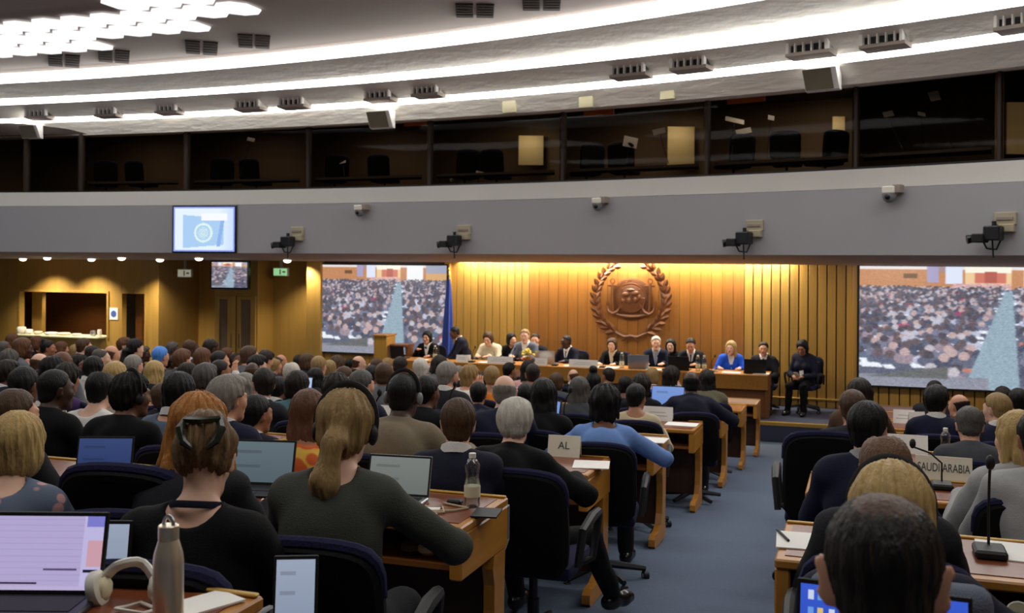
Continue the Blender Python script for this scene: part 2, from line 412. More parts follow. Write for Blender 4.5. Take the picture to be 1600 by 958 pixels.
class Body:
    """joints of one pose, and the fields of the figure and of its clothes"""
    def __init__(s, lean=12, yaw=0, pitch=4, roll=0, wl=None, wr=None, out=0, fem=0, stand=0, hr=None, knl=None, knr=None, anl=None, anr=None, outl=0, outr=0, ear=0, bulk=1):
        outs = (out or outl, out or outr); s.ear = ear
        s.fem = fem; w = (.90 if fem else 1.0) * bulk; s.w = w
        base = .92 if stand else .52; s.stand = stand; s.hip = v3(0, 0, base)
        a = R(lean); sp = lambda q, c=0: s.hip + v3(0, q * math.sin(a * (.6 + .4 * q / .5)) + c, q * math.cos(a))
        s.sp = sp; s.neck = sp(.50, .005); s.Rh = rotm(yaw, pitch, roll)
        up = unit(v3(0, math.sin(a * .55), math.cos(a * .55)))
        s.head = s.neck + up * .075 + v3(0, .022, 0) + s.Rh @ v3(0, .012, .072)
        s.sh = [sp(.432) + v3(sg * .165 * w, -.005 if not outs[(sg + 1) // 2] else .02, 0) for sg in (-1, 1)]
        s.arm = []
        for i, sg in enumerate((-1, 1)):
            wr_ = v3(*(wl, wr)[i]); pole = v3(sg * (1.0 if outs[i] else .45), -.15, -.9 if not outs[i] else -.55)
            s.arm.append(ik(s.sh[i], wr_, .295, .255, pole))
        s.hr = hr
        if stand:
            s.leg = [(v3(sg * .09, 0, .90), v3(sg * .10, .03, .49), v3(sg * .10, 0, .08)) for sg in (-1, 1)]
        else:
            s.leg = [(v3(-.09, .0, .50), v3(*(knl or (-.13, .42, .49))), v3(*(anl or (-.14, .46, .08)))), (v3(.09, .0, .50), v3(*(knr or (.13, .42, .49))), v3(*(anr or (.14, .46, .08))))]
    def hp(s, x, y, z): return s.head + s.Rh @ v3(x, y, z)
    def f_head(s, f):
        H, Rm = s.hp, s.Rh; fw = .94 if s.fem else 1
        f.ell(H(0, -.014, .030), (.075, .096, .088), Rm); f.ell(H(0, .030, -.028), (.064 * fw, .068, .092), Rm, .03)
        f.ell(H(0, .042, -.082), (.048 * fw, .046, .034), Rm, .03); f.cap(H(-.008, .083, -.103), H(.008, .083, -.103), .017, k=.03)
        f.cap(H(-.034, .082, .026), H(.034, .082, .026), .014, k=.02)
        for sg in (-1, 1): f.ell(H(sg * .032, .104, .004), (.017, .014, .011), Rm, .012, 's')
        f.cap(H(0, .094, .012), H(0, .114, -.030), .007, .012, k=.014)
        for sg in (-1, 1):
            f.ell(H(sg * .012, .102, -.034), (.010, .010, .008), Rm, .01); f.ell(H(sg * .040, .066, -.022), (.022, .022, .022), Rm, .03)
            f.ell(H(sg * .032, .090, .004), (.014, .010, .010), Rm, .004)
            f.ell(H(sg * (.080 + .004 * s.ear), -.012, -.008), (.008, .021 * (1 + .25 * s.ear), .034 * (1 + .2 * s.ear)), Rm @ rotm(sg * -(26 + 14 * s.ear), 0, sg * 10), .01); f.ell(H(sg * (.090 + .006 * s.ear), .0, -.006), (.005, .010, .018), Rm, .006, 's')
        f.cap(H(-.020, .095, -.056), H(.020, .095, -.056), .0075, k=.01); f.cap(H(-.017, .093, -.068), H(.017, .093, -.068), .008, k=.01)
        f.cap(H(-.02, .108, -.062), H(.02, .108, -.062), .003, k=.004, op='s')
        f.cap(H(0, -.022, -.045), s.neck + v3(0, -.012, -.01), .052 * (.9 if s.fem else 1), .060 * (.9 if s.fem else 1), .035)
    def f_torso(s, f, g=0.0, k=.05):
        w, sp = s.w, s.sp; pw = 1.05 if s.fem else 1.0
        f.ell(sp(.30), (.170 * w + g, .118 + g, .20 + g), k=k); f.ell(sp(.10), (.148 * w + g, .118 + g, .16 + g), k=k)
        f.ell(s.hip + v3(0, -.01, .0), (.165 * pw + g, .130 + g, .11 + g), k=k)
        f.cap(s.sh[0] + v3(.02, 0, .0), s.sh[1] - v3(.02, 0, .0), .062 + g, k=k)
        for sg in (-1, 1): f.cap(s.neck + v3(sg * .02, -.02, .0), s.sh[(sg + 1) // 2] + v3(-sg * .03, -.01, .012), .042 + g * .8, .045 + g, k=k)
        if s.fem:
            for sg in (-1, 1): f.ell(sp(.30) + v3(sg * .075, .095, 0), (.055 + g, .050 + g, .055 + g), k=.03)
    def f_arms(s, f, g=0.0, wrist=1.0):
        w = s.w
        for i in (0, 1):
            e, c = s.arm[i]; c2 = e + (c - e) * wrist
            f.cap(s.sh[i], e, .052 * w + g, .042 * w + g, .03); f.cap(e, c2, .042 * w + g, (.028 * w + g) if g == 0 else .034 * w + g * .8, .02)
    def f_hands(s, f):
        for i, sg in enumerate((-1, 1)):
            e, c = s.arm[i]; d = unit(c - e)
            if s.hr == 'chin' and i == 1: d = unit(v3(-.3, .1, 1)); n = v3(0, 1, 0)
            else: d = unit(d * v3(1, 1, .25)); n = v3(0, 0, -1)
            n = unit(n - d * (n @ d)); u = np.cross(d, n) * 1.0
            inner = -sg * np.sign(u[0]) if abs(u[0]) > .2 else -sg      # the thumb's side, towards the middle
            u = u * inner
            f.ell(c + d * .048, (.041, .050, .016), np.stack([u, d, n], 1), .02); f.cap(c, c + d * .03, .027, .028, .02)
            for q, (o, L) in enumerate(((.030, .074), (.010, .082), (-.011, .076), (-.031, .060))):
                b = c + d * .086 + u * o; m = b + d * L * .5 + n * .010 + u * o * .12; t = m + d * L * .36 + n * .030
                f.cap(b - d * .02, m, .0092, .0085, .006); f.cap(m, t, .0085, .0068, .004)
            b = c + d * .030 + u * .030; m = b + d * .030 + u * .028 + n * .010; f.cap(b, m, .013, .0105, .012); f.cap(m, m + d * .032 + u * .006 + n * .008, .0105, .008, .004)
    def f_legs(s, f, g=0.0, shin=1.0):
        for h, k, a in s.leg:
            f.cap(h, k, .078 + g, .055 + g, .05); f.cap(k, k + (a - k) * shin, .053 + g, .036 + g * 1.3, .03)
    def f_feet(s, f, g=0.0, only=None):
        for i, (h, k, a) in enumerate(s.leg):
            if only is not None and i != only: continue
            fw = unit((a - h) * v3(1, 1, 0)) if np.linalg.norm((a - h)[:2]) > .1 else v3(0, 1, 0); b = v3(a[0], a[1], a[2] - .04)
            f.cap(b - fw * .04, b + fw * .10, .034 + g, .036 + g, .03); f.cap(b + fw * .10 - v3(0, 0, .008), b + fw * .155 - v3(0, 0, .010), .034 + g, .026 + g, .03); f.cap(a, b, .034 + g, .034 + g, .03)
def folds(amp, seed):
    r = np.random.default_rng(seed); ks = r.normal(0, 1, (5, 3)) * v3(20, 20, 26); ph = r.uniform(0, 6, 5)
    def f(x, y, z):
        o = 0
        for i in range(5): o = o + np.sin(ks[i, 0] * x + ks[i, 1] * y + ks[i, 2] * z + ph[i] + .6 * np.sin(17 * z + 11 * x + i))
        return amp * o / 2.2
    return f
TPL = {}
def template(pose, fine=False):
    if (pose, fine) in TPL: return TPL[(pose, fine)]
    kw = POSES[pose]; b = Body(**kw)
    f = Fld(); b.f_torso(f); b.f_arms(f); b.f_legs(f); b.f_feet(f); b.f_head(f); b.f_hands(f)
    hd = b.head; hh = .007 if fine else .0095; zx = [(hd[0] - .10, hd[0] + .10, hh)]; zy = [(hd[1] - .125, hd[1] + .13, hh)]; zz = [(hd[2] - .15, hd[2] + .13, hh)]
    for e, c in b.arm:
        d = c - e; q = c + unit(d) * .08; zx.append((q[0] - .08, q[0] + .08, .0078)); zy.append((q[1] - .09, q[1] + .10, .0078)); zz.append((q[2] - .06, q[2] + .05, .0078))
    body = sdf_mesh('body_' + pose, f, .024, 'skin_a', (zx, zy, zz))
    jk = Fld(); b.f_torso(jk, .018); b.f_arms(jk, .018); jk.disp = folds(.0045, len(TPL)); top = sdf_mesh('jacket_' + pose, jk, .012 if fine else .017, 'cl_black')
    sw = Fld(); b.f_torso(sw, .010); b.f_arms(sw, .011); sw.ell(b.neck + v3(0, -.045, .012), (.078, .075, .052), None, .015, 's'); sw.disp = folds(.0030, 9 + len(TPL)); swm = sdf_mesh('pullover_' + pose, sw, .011 if fine else .015, 'cl_black')
    tr = Fld(); b.f_legs(tr, .014, .97); tr.ell(b.hip + v3(0, -.01, -.01), (.166, .132, .110), k=.05); tr.disp = folds(.004, 40 + len(TPL)); trm = sdf_mesh('trousers_' + pose, tr, .02, 'cl_black')
    shm = []
    for q in (0, 1): sh = Fld(); b.f_feet(sh, .008, q); shm.append(sdf_mesh('shoe_' + pose, sh, .013, 'shoe_black'))
    # collar: a ring of cloth about the neck
    n = b.neck; ring = MB(); cp = [(n[0] + math.cos(t) * .071 * b.w, n[1] - .012 + math.sin(t) * .070, n[2] + .018 - .030 * math.sin(t) + .012) for t in np.linspace(PI * .70, PI * 2.30, 16)]
    cp = [Vector(p) for p in cp]; vs = []; fs = []
    for p in cp:
        o = (p - Vector((n[0], n[1] - .012, p.z))).normalized()
        vs += [p - o * .006 + Vector((0, 0, .020)), p + o * .004 + Vector((0, 0, .018)), p + o * .016 - Vector((0, 0, .026)), p - o * .004 - Vector((0, 0, .026))]
    for i in range(len(cp) - 1):
        for k in range(4): fs.append((i * 4 + k, i * 4 + (k + 1) % 4, i * 4 + 4 + (k + 1) % 4, i * 4 + 4 + k))
    fs += [(0, 1, 2, 3), tuple(len(vs) - 4 + k for k in (3, 2, 1, 0))]; ring.add(vs, fs); col = ring.mesh('collar_' + pose, 'cl_white', True)
    def vee(g, hw, z0, z1):
        v = Fld(); b.f_torso(v, g); n2 = b.neck; v.plane((0, .02, 0), (0, -1, 0)); v.plane((hw * .15, 0, z0), (1, 0, -hw / (z1 - z0))); v.plane((-hw * .15, 0, z0), (-1, 0, -hw / (z1 - z0))); v.plane((0, 0, z0), (0, 0, -1)); v.plane((0, 0, z1 + .03), (0, 0, 1)); return v
    zc = b.neck[2]; shirt = sdf_mesh('shirt_' + pose, vee(.0215, .058, zc - .26, zc), .009, 'cl_white'); tie = sdf_mesh('tie_' + pose, vee(.026, .014, zc - .30, zc - .06), .008, 'cl_blue')
    T = dict(b=b, shirt=shirt, tie=tie, body=body, jacket=top, pullover=swm, trousers=trm, shoes=shm, collar=col)
    TPL[(pose, fine)] = T; return T

# ------------------------------------------------------------------ hair, in the head's own frame (+y is the face)
def hair_fld(style):
    f = Fld(); rr = np.random.default_rng(sum(map(ord, style)))
    def cap(h, back=0): f.ell((0, -.016 - back, .034), (.077 + h, .097 + h + back, .089 + h))
    def face(y0=.050, slope=.62): f.plane((0, y0 - .016, .045), (0, .80, -slope))
    def ears(r=.026):
        for sg in (-1, 1): f.ell((sg * .094, .006, -.014), (.040, r * 1.25, r * 1.55), None, .008, 's')
    def nape(z=-.072, t=.35): f.plane((0, 0, z), (0, t, -1))
    def window(): f.ell((0, .120, -.018), (.060, .085, .092), None, .012, 's')
    amp, fr = .0035, 60
    if style == 'short': cap(.012); f.ell((0, -.045, -.035), (.066, .062, .06), k=.02); face(); ears(); nape(); 
    elif style == 'thick': cap(.024); f.ell((0, -.045, -.03), (.074, .07, .06), k=.02); f.ell((.01, .03, .10), (.06, .06, .035), k=.03); face(.058); ears(); nape(); amp = .006
    elif style == 'buzz': cap(.005); f.ell((0, -.045, -.035), (.064, .058, .055), k=.02); face(.046); ears(.03); nape(-.066); amp = .001
    elif style == 'crown_bald': cap(.010); f.ell((0, -.045, -.035), (.066, .062, .06), k=.02); face(.040); ears(); nape(); f.ell((0, .035, .155), (.060, .085, .060), None, .02, 's'); amp = .003
    elif style == 'bald_ring': cap(.008); f.ell((0, -.045, -.035), (.066, .062, .055), k=.02); face(.02, .3); ears(); nape(); f.plane((0, 0, .035), (0, .25, 1)); amp = .002
    elif style == 'thinning': cap(.008); f.ell((0, -.048, -.035), (.067, .062, .058), k=.02); face(.040, .75); ears(.030); nape(-.022, .5); f.ell((.002, -.050, .136), (.044, .044, .036), None, .03, 's'); amp = .003; fr = 90
    elif style == 'afro': cap(.036); f.ell((0, -.05, -.02), (.095, .08, .075), k=.03); face(.060); nape(-.085); amp = .010; fr = 75
    elif style == 'curly': cap(.028); f.ell((0, -.05, -.06), (.10, .07, .09), k=.03); face(.055); nape(-.13); amp = .011; fr = 55
    elif style == 'long':
        cap(.018); f.ell((0, -.060, -.08), (.095, .060, .13), k=.03); f.ell((0, -.075, -.19), (.090, .045, .12), k=.04)
        for sg in (-1, 1): f.cap((sg * .078, .0, .02), (sg * .085, .005, -.17), .026, .022, .03)
        face(.085, .2); window(); amp = .006; fr = 70
    elif style == 'longwide':
        cap(.024); f.ell((0, -.060, -.08), (.105, .070, .13), k=.03); f.ell((0, -.085, -.20), (.115, .055, .13), k=.04)
        for sg in (-1, 1): f.cap((sg * .080, -.01, .0), (sg * .125, -.02, -.24), .034, .040, .03)
        face(.085, .2); window(); amp = .010; fr = 55
    elif style == 'bob': cap(.020); f.ell((0, -.030, -.045), (.100, .085, .085), k=.03); face(.085, .2); window(); nape(-.118, .1); amp = .005; fr = 70
    elif style == 'bigbob': cap(.028, .006); f.ell((0, -.030, -.045), (.108, .098, .10), k=.03); face(.06); nape(-.120, .1); amp = .007; fr = 60
    elif style == 'ponytail':
        cap(.016); f.ell((0, -.05, -.035), (.074, .066, .06), k=.03); face(.052); ears(.02); nape(-.08)
        f.cap((0, -.105, -.01), (0, -.150, -.035), .034, .030, .02); f.cap((0, -.150, -.035), (-.015, -.155, -.16), .032, .046, .03); f.cap((-.015, -.155, -.16), (-.03, -.13, -.29), .046, .020, .03); amp = .007; fr = 55
    elif style == 'smallafro': cap(.020); f.ell((0, -.045, -.025), (.080, .070, .062), k=.03); face(.058); ears(.02); nape(-.074); amp = .008; fr = 80
    elif style == 'updo':
        cap(.014); f.ell((0, -.05, -.03), (.058, .060, .055), k=.03); face(.052); ears(.02); nape(-.075)
        f.plane((0, -.06, -.052), (0, -.5, -1)); f.ell((0, -.100, .055), (.056, .044, .066), k=.02); f.ell((.018, -.085, .100), (.040, .036, .030), k=.02); f.ell((-.022, -.110, .02), (.034, .030, .034), k=.02); f.ell((.0, -.04, .115), (.055, .05, .03), k=.02); amp = .008; fr = 60
    elif style == 'bun': cap(.012); f.ell((0, -.05, -.03), (.070, .062, .056), k=.03); face(.05); ears(); nape(); f.ell((0, -.075, .115), (.042, .042, .038), k=.012); amp = .004
    elif style == 'scarf': cap(.022); f.ell((0, -.03, -.08), (.085, .09, .10), k=.04); f.ell((0, -.02, -.17), (.12, .11, .06), k=.05); f.ell((0, .105, -.02), (.058, .06, .085), None, .015, 's'); amp = .004; fr = 30
    elif style == 'highknot': cap(.012); f.ell((0, -.05, -.03), (.070, .062, .056), k=.03); face(.05); nape(); f.ell((0, -.03, .165), (.05, .05, .048), k=.02); amp = .006
    k1 = rr.uniform(0, 6, 4)
    def disp(x, y, z):
        th = np.arctan2(x, -(y + .02))
        return amp * (.5 * np.sin(fr * .22 * th * (1 + .15 * np.sin(9 * z)) + k1[0] + 16 * z) + .4 * np.sin(fr * .5 * th + k1[1] + 9 * z) + .5 * np.sin(fr * x + k1[2]) * np.sin(fr * .8 * z + k1[3]) * np.sin(fr * .7 * y))
    f.disp = disp; return f
HAIR = {}
def hair_mesh(style, fine=False):
    if (style, fine) not in HAIR: HAIR[(style, fine)] = sdf_mesh('hair_' + style, hair_fld(style), .006 if fine else .010, 'hr_black')
    return HAIR[(style, fine)]

SKIN = dict(a=(222, 176, 150), b=(205, 150, 120), c=(160, 108, 78), d=(104, 66, 46), e=(70, 44, 32))
for k, c in SKIN.items(): M('skin_' + k, srgb(*c), .5, .07, (14, 14, 14), spec=.4)
HC = dict(thin=(84, 60, 46), black=(14, 12, 12), dark=(34, 26, 21), brown=(76, 54, 36), auburn=(96, 62, 40), ginger=(170, 112, 52), blond=(186, 156, 100), ashblond=(150, 122, 78), darkblond=(112, 86, 56), grey=(136, 130, 122), darkgrey=(80, 76, 72), white=(206, 200, 188), cap_blue=(80, 140, 225), cropped=(110, 80, 58), scarf_black=(22, 22, 28), scarf_brown=(120, 60, 24))
for k, c in HC.items(): M('hr_' + k, srgb(*c), .52, .38, (70, 70, 9), bump=.5, bscale=(160, 160, 18), spec=.3)
CC = dict(black=(12, 12, 14), charcoal=(32, 33, 38), navy=(26, 30, 52), darknavy=(28, 29, 46), grey=(92, 94, 100), midgrey=(66, 68, 74), lightgrey=(168, 168, 168), khaki=(124, 112, 92), beige=(196, 180, 148), cream=(220, 208, 180), white=(226, 224, 220),
          blue=(112, 146, 206), brightblue=(40, 92, 214), teal=(70, 110, 120), turq=(120, 206, 214), red=(190, 36, 48), pink=(206, 158, 156), greygreen=(66, 68, 62), bluegrey=(94, 108, 128), orange=(206, 120, 40), brown=(84, 62, 48), olive=(98, 94, 74), purple=(70, 50, 96), rust=(132, 62, 24), greyblue=(100, 106, 122))
for k, c in CC.items(): M('cl_' + k, srgb(*c), .85, .12, (30, 30, 30), bump=.25, bscale=(220, 220, 220), spec=.2)
def _pattern(name, base, spots, sc, th):
    m = M(name, srgb(*base), .85, .1); nt = m.node_tree; b = nt.nodes['Principled BSDF']; tc = nt.nodes.new('ShaderNodeTexCoord')
    vo = nt.nodes.new('ShaderNodeTexVoronoi'); vo.inputs['Scale'].default_value = sc; nt.links.new(tc.outputs['Object'], vo.inputs['Vector'])
    cr = nt.nodes.new('ShaderNodeValToRGB'); e = cr.color_ramp; e.elements[0].position = th; e.elements[0].color = (*srgb(*spots), 1); e.elements[1].position = th + .08; e.elements[1].color = (*srgb(*base), 1)
    nt.links.new(vo.outputs['Distance'], cr.inputs[0]); nt.links.new(cr.outputs[0], b.inputs['Base Color'])
_pattern('cl_orange_print', (214, 168, 60), (196, 84, 28), 9, .45)
_pattern('cl_flower_print', (94, 106, 126), (196, 150, 150), 14, .28)
M('shoe_black', srgb(18, 16, 16), .25, .1); M('eye_white', srgb(230, 226, 220), .3, .02); M('iris', srgb(40, 28, 20), .25, .1); M('lips', srgb(160, 92, 84), .5, .06)

def _eye_mesh():
    b = MB(); b.cur = 0; b.ball((0, 0, 0), .0125, 10); b.cur = 1; b.ball((0, .0088, 0), (.0058, .0048, .0058), 8)
    return b.mesh('eye', ['eye_white', 'iris'], True)
EYE = _eye_mesh()
BROW = MB().tube([(-.013, 0, -.001), (0, .004, .003), (.013, .001, 0)], [.002, .0034, .002], 6).mesh('eyebrow', 'hr_dark', True)
LIPS = MB().tube([(-.020, -.004, 0), (-.008, .003, .001), (0, .0035, 0), (.008, .003, .001), (.020, -.004, 0)], [.0015, .0055, .006, .0055, .0015], 6).mesh('lips', 'lips', True)

def setmat(o, m):
    o.material_slots[0].link = 'OBJECT'; o.material_slots[0].material = MATS[m]; return o
def person(label, head, D=None, face=0, pose='desk', hair='short', hc='black', skin='b', top='black', kind='jacket', collar=None, legs=None, fine=False, facing=False, group=None, floor=None, maxs=1.10, shirt=None, tie=None):
    """head: the point of the top of the head in the room. The figure is turned by face about the vertical (0 faces the stage)"""
    T = template(pose, fine); b = T['b']; topl = b.hp(0, 0, .122 + HTH.get(hair, .014)); g = fl(head.y) if floor is None else floor
    sc = (head.z - g) / topl[2]; s = max(.86, min(maxs, sc)); Rz = Matrix.Rotation(face, 3, 'Z')
    off = Rz @ Vector((topl[0] * s, topl[1] * s, 0)); loc = Vector((head.x - off.x, head.y - off.y, head.z - topl[2] * s))
    if sc != s and len(PLOG) < 60: PLOG.append((label[:40], round(sc, 2), round(loc.z - g, 2)))
    o = bpy.data.objects.new('person', T['body']); link(o); o.location = loc; o.rotation_euler = (0, 0, face); o.scale = (s, s, s)
    setmat(o, 'skin_' + skin); tag(o, label, 'person', group)
    setmat(inst({'jacket': 'jacket', 'pullover': 'pullover'}[kind], T[kind], o), 'cl_' + top)
    setmat(inst('trousers', T['trousers'], o), 'cl_' + (legs or 'charcoal')); inst('shoe', T['shoes'][0], o); inst('shoe', T['shoes'][1], o)
    if collar: setmat(inst('collar', T['collar'], o), 'cl_' + collar)
    if shirt:
        setmat(inst('shirt', T['shirt'], o), 'cl_' + shirt)
        if tie: setmat(inst('tie', T['tie'], o), 'cl_' + tie)
    if hair:
        h = inst('hair' if hair != 'scarf' else 'headscarf', hair_mesh(hair, fine), o); setmat(h, 'hr_' + hc)
        h.matrix_local = Matrix.LocRotScale(Vector(b.head), Matrix(b.Rh.tolist()), None)
    if facing:
        Mh = Matrix(b.Rh.tolist())
        for sg in (-1, 1):
            e = inst('eye', EYE, o); e.matrix_local = Matrix.LocRotScale(Vector(b.hp(sg * .032, .0865, .004)), Mh, None)
            w = setmat(inst('eyebrow', BROW, o), 'hr_' + (hc if not hc.startswith('scarf') else 'dark')); w.matrix_local = Matrix.LocRotScale(Vector(b.hp(sg * .033, .096, .026)), Mh, None)
        l = inst('lips', LIPS, o); l.matrix_local = Matrix.LocRotScale(Vector(b.hp(0, .1025, -.062)), Mh, None)
    o['_pose'] = pose
    return o
PLOG = []
HTH = dict(short=.012, thick=.022, buzz=.005, crown_bald=.004, bald_ring=.0, thinning=.006, afro=.036, curly=.030, long=.018, longwide=.024, bob=.020, bigbob=.028, ponytail=.016, updo=.022, bun=.035, scarf=.022, highknot=.09)
# ------------------------------------------------------------------ floor, podium
WALLV, SOFZ = 19.0, 2.86
fb = MB(); vs = [-4, 17.04, 23]
fb.add([(-24, -4, fl(-4)), (8, -4, fl(-4)), (8, 17.04, 0), (-24, 17.04, 0), (8, 23, 0), (-24, 23, 0), (-24, -4, -.4), (8, -4, -.4), (8, 23, -.4), (-24, 23, -.4)],
       [(0, 1, 2, 3), (3, 2, 4, 5), (9, 8, 7, 6), (0, 6, 7, 1), (1, 7, 8, 4, 2), (4, 8, 9, 5), (5, 9, 6, 0, 3)])
tag(fb.obj('floor', 'carpet'), kind='structure')
PU0, PU1, PVV, PH = -11.2, 7.9, 16.95, .32
pod = tag(MB().box((PU0, PVV, 0.002), (PU1, WALLV - .001, PH)).obj('floor_podium', 'carpet_dark'), kind='structure')
MB().box((PU0, PVV - .015, PH - .05), (PU1, PVV + .06, PH + .012), .006).obj('step_nosing', 'brass_edge', pod)

# ------------------------------------------------------------------ front wall: upright planks
wf = tag(bpy.data.objects.new('wall_front', None), kind='structure'); link(wf)
ux = lambda x, v=WALLV: PV(x, 450, v).x
def zy(x, y, v): return PV(x, y, v).z
_pm = {}
def plank(u0, u1, z0, z1, v, mat, th=.035):
    key = (round(u1 - u0, 3), round(z1 - z0, 2), mat, th)
    if key not in _pm: w, h = u1 - u0, z1 - z0; _pm[key] = MB().box((-w / 2, 0, 0), (w / 2, th, h), .004).mesh('plank', mat)
    return inst('plank', _pm[key], wf, ((u0 + u1) / 2, v - th, z0))
MB().box((ux(498), WALLV + .002, 0), (7.9, WALLV + .12, 4.3)).obj('backing', 'booth_dark', wf)
def planks(u0, u1, z0, z1, v, pitch, gap, mat):
    n = max(1, round((u1 - u0) / pitch)); p = (u1 - u0) / n
    for i in range(n): plank(u0 + i * p + gap / 2, u0 + (i + 1) * p - gap / 2, z0, z1, v, mat)
planks(ux(703), ux(828), PH, SOFZ + .28, WALLV, .155, .010, 'wood_front')
planks(ux(828), ux(1163), PH, SOFZ + .28, WALLV, .195, .004, 'wood_emblem')
planks(ux(1163), ux(1337), PH, SOFZ + .28, WALLV, .162, .022, 'wood_front')
planks(ux(1337) + .05, 6.0, PH, 1.0, WALLV, .170, .020, 'wood_front')
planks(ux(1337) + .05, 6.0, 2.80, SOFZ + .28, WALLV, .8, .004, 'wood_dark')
planks(ux(500), ux(703), PH, 1.10, WALLV, .3, .006, 'wood_side')
MB().box((ux(1163), WALLV - .06, .46), (ux(1337), WALLV - .036, .49), .004).obj('rail', 'brass_edge', wf)
MB().box((ux(1333), WALLV - .09, PH), (ux(1340), WALLV, SOFZ), .006).obj('post', 'wood_front', wf)
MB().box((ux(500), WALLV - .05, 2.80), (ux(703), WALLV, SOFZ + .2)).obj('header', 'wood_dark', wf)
MB().box((ux(698), WALLV - .12, PH), (ux(706), WALLV, SOFZ), .006).obj('post', 'wood_front', wf)

# ------------------------------------------------------------------ wall to the left of the screen: bar hatch, doorway, recesses, double door
wl = tag(bpy.data.objects.new('wall_left', None), kind='structure'); link(wl)
def wbox(x0, x1, z0, z1, v, mat='wood_side', th=.12, name='panel', par=None, bev=.004):
    return MB().box((ux(x0, v), v, z0), (ux(x1, v), v + th, z1), bev).obj(name, mat, par or wl)
T_ = 2.98; HB, HT = zy(100, 526, WALLV), zy(100, 457, WALLV)
wbox(-260, 30, 0, T_, WALLV); wbox(30, 168, HT, T_, WALLV); wbox(30, 168, 0, HB, WALLV); wbox(168, 190, 0, T_, WALLV); wbox(190, 227, HT, T_, WALLV)
wbox(227, 248, 0, T_, WALLV, th=1.5); wbox(248, 336, 0, T_, 20.45, 'wood_side'); wbox(336, 403, 0, T_, 18.75, th=1.75, name='pier')
wbox(402, 480, 0, T_, 19.35); wbox(479, 501, 0, T_, 18.8, th=.6, name='pier')
wbox(28, 31, HB, HT, WALLV - .03, th=.15, name='hatch_frame'); wbox(166.5, 169.5, HB, HT, WALLV - .03, th=.15, name='hatch_frame'); wbox(28, 169.5, HT, HT + .05, WALLV - .03, th=.15, name='hatch_frame')
wbox(188.5, 191, 0, HT, WALLV - .03, th=.15, name='door_frame'); wbox(225.5, 228, 0, HT, WALLV - .03, th=.15, name='door_frame')
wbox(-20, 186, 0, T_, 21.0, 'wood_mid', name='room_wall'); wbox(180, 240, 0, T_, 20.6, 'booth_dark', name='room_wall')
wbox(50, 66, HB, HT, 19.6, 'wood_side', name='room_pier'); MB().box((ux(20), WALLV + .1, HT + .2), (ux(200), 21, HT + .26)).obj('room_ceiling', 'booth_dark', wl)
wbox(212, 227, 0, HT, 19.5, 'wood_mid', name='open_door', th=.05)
spot('hatch_lamp', (ux(60), 19.9, HT + .15), 45, 130, (1, .85, .6))
ctr = MB().box((ux(32), WALLV - .28, HB + .002), (ux(166), WALLV + .35, HB + .04), .008).obj('bar_counter', 'cream'); tag(ctr, 'pale counter top of the bar hatch in the far left wall', 'counter')
for i, (x, w, h, mt, nm, lb) in enumerate(((38, .22, .16, 'white_plastic', 'tray', 'white heap of trays at left end of the bar counter'), (50, .18, .11, 'paper', 'napkin_box', 'white napkin box second from left on the bar counter'), (64, .2, .07, 'cream', 'dish', 'cream dish left of centre on the bar counter'),
                                             (84, .3, .06, 'paper', 'dish', 'low wide white dish in the middle of the bar counter'), (104, .3, .06, 'cream', 'dish', 'low wide cream dish right of centre on the bar counter'), (124, .22, .05, 'white_plastic', 'dish', 'small white dish on right part of the bar counter'),
                                             (150, .14, .13, 'silver', 'urn', 'silver urn near right end of the bar counter'), (160, .10, .16, 'white_plastic', 'jug', 'white jug at right end of the bar counter'))):
    u = ux(x); prof = [(w * .32, 0), (w * .48, h * .25), (w * .5, h * .8), (w * .42, h), (w * .38, h), (w * .36, h * .9)]
    o = MB().lathe(prof, 14).obj(nm, mt, None, True, (u, WALLV - .08, HB + .04)); tag(o, lb, nm.replace('_', ' '))
# blue notice beside the doorway
n0, n1 = PV(171, 481, 18.985), PV(184, 500, 18.985)
nt_ = thing('notice', 'small blue notice on the pier beside the dark doorway', 'sign', ((n0.x + n1.x) / 2, 18.985, (n0.z + n1.z) / 2))
w_, h_ = abs(n1.x - n0.x), abs(n0.z - n1.z)
MB().box((-w_ / 2, 0, -h_ / 2), (w_ / 2, .012, h_ / 2), .002).obj('sheet', 'paper', nt_); MB().lathe([(.075, 0), (.075, .004)], 20, Matrix.Rotation(PI / 2, 4, 'X')).obj('disc', 'sign_blue', nt_)
# double door in the pier, with tall dark panes
d2 = tag(bpy.data.objects.new('door_1', None), kind='structure'); link(d2)
for k, (x0, x1) in enumerate(((340, 368), (370, 399))):
    a, b = ux(x0, 18.7), ux(x1, 18.7); dt = zy(370, 463, 18.7)
    xm0, xm1 = (ux(342.5, 18.7), ux(355.5, 18.7)) if k == 0 else (ux(376, 18.7), ux(391.5, 18.7)); pt, pb = zy(370, 468, 18.7), .25
    m = MB(); m.box((a, 18.7, 0), (xm0, 18.745, dt), .003); m.box((xm1, 18.7, 0), (b, 18.745, dt), .003); m.box((xm0, 18.7, pt), (xm1, 18.745, dt), .003); m.box((xm0, 18.7, 0), (xm1, 18.745, pb), .003)
    lf = m.obj('door_leaf', 'wood_side', d2)
    MB().box((xm0, 18.715, pb), (xm1, 18.73, pt)).obj('pane', 'booth_wall', lf); MB().tube([(a + .08 if k else b - .08, 18.67, 1.0), (a + .08 if k else b - .08, 18.67, 1.3)], .012).obj('handle', 'chrome', lf)
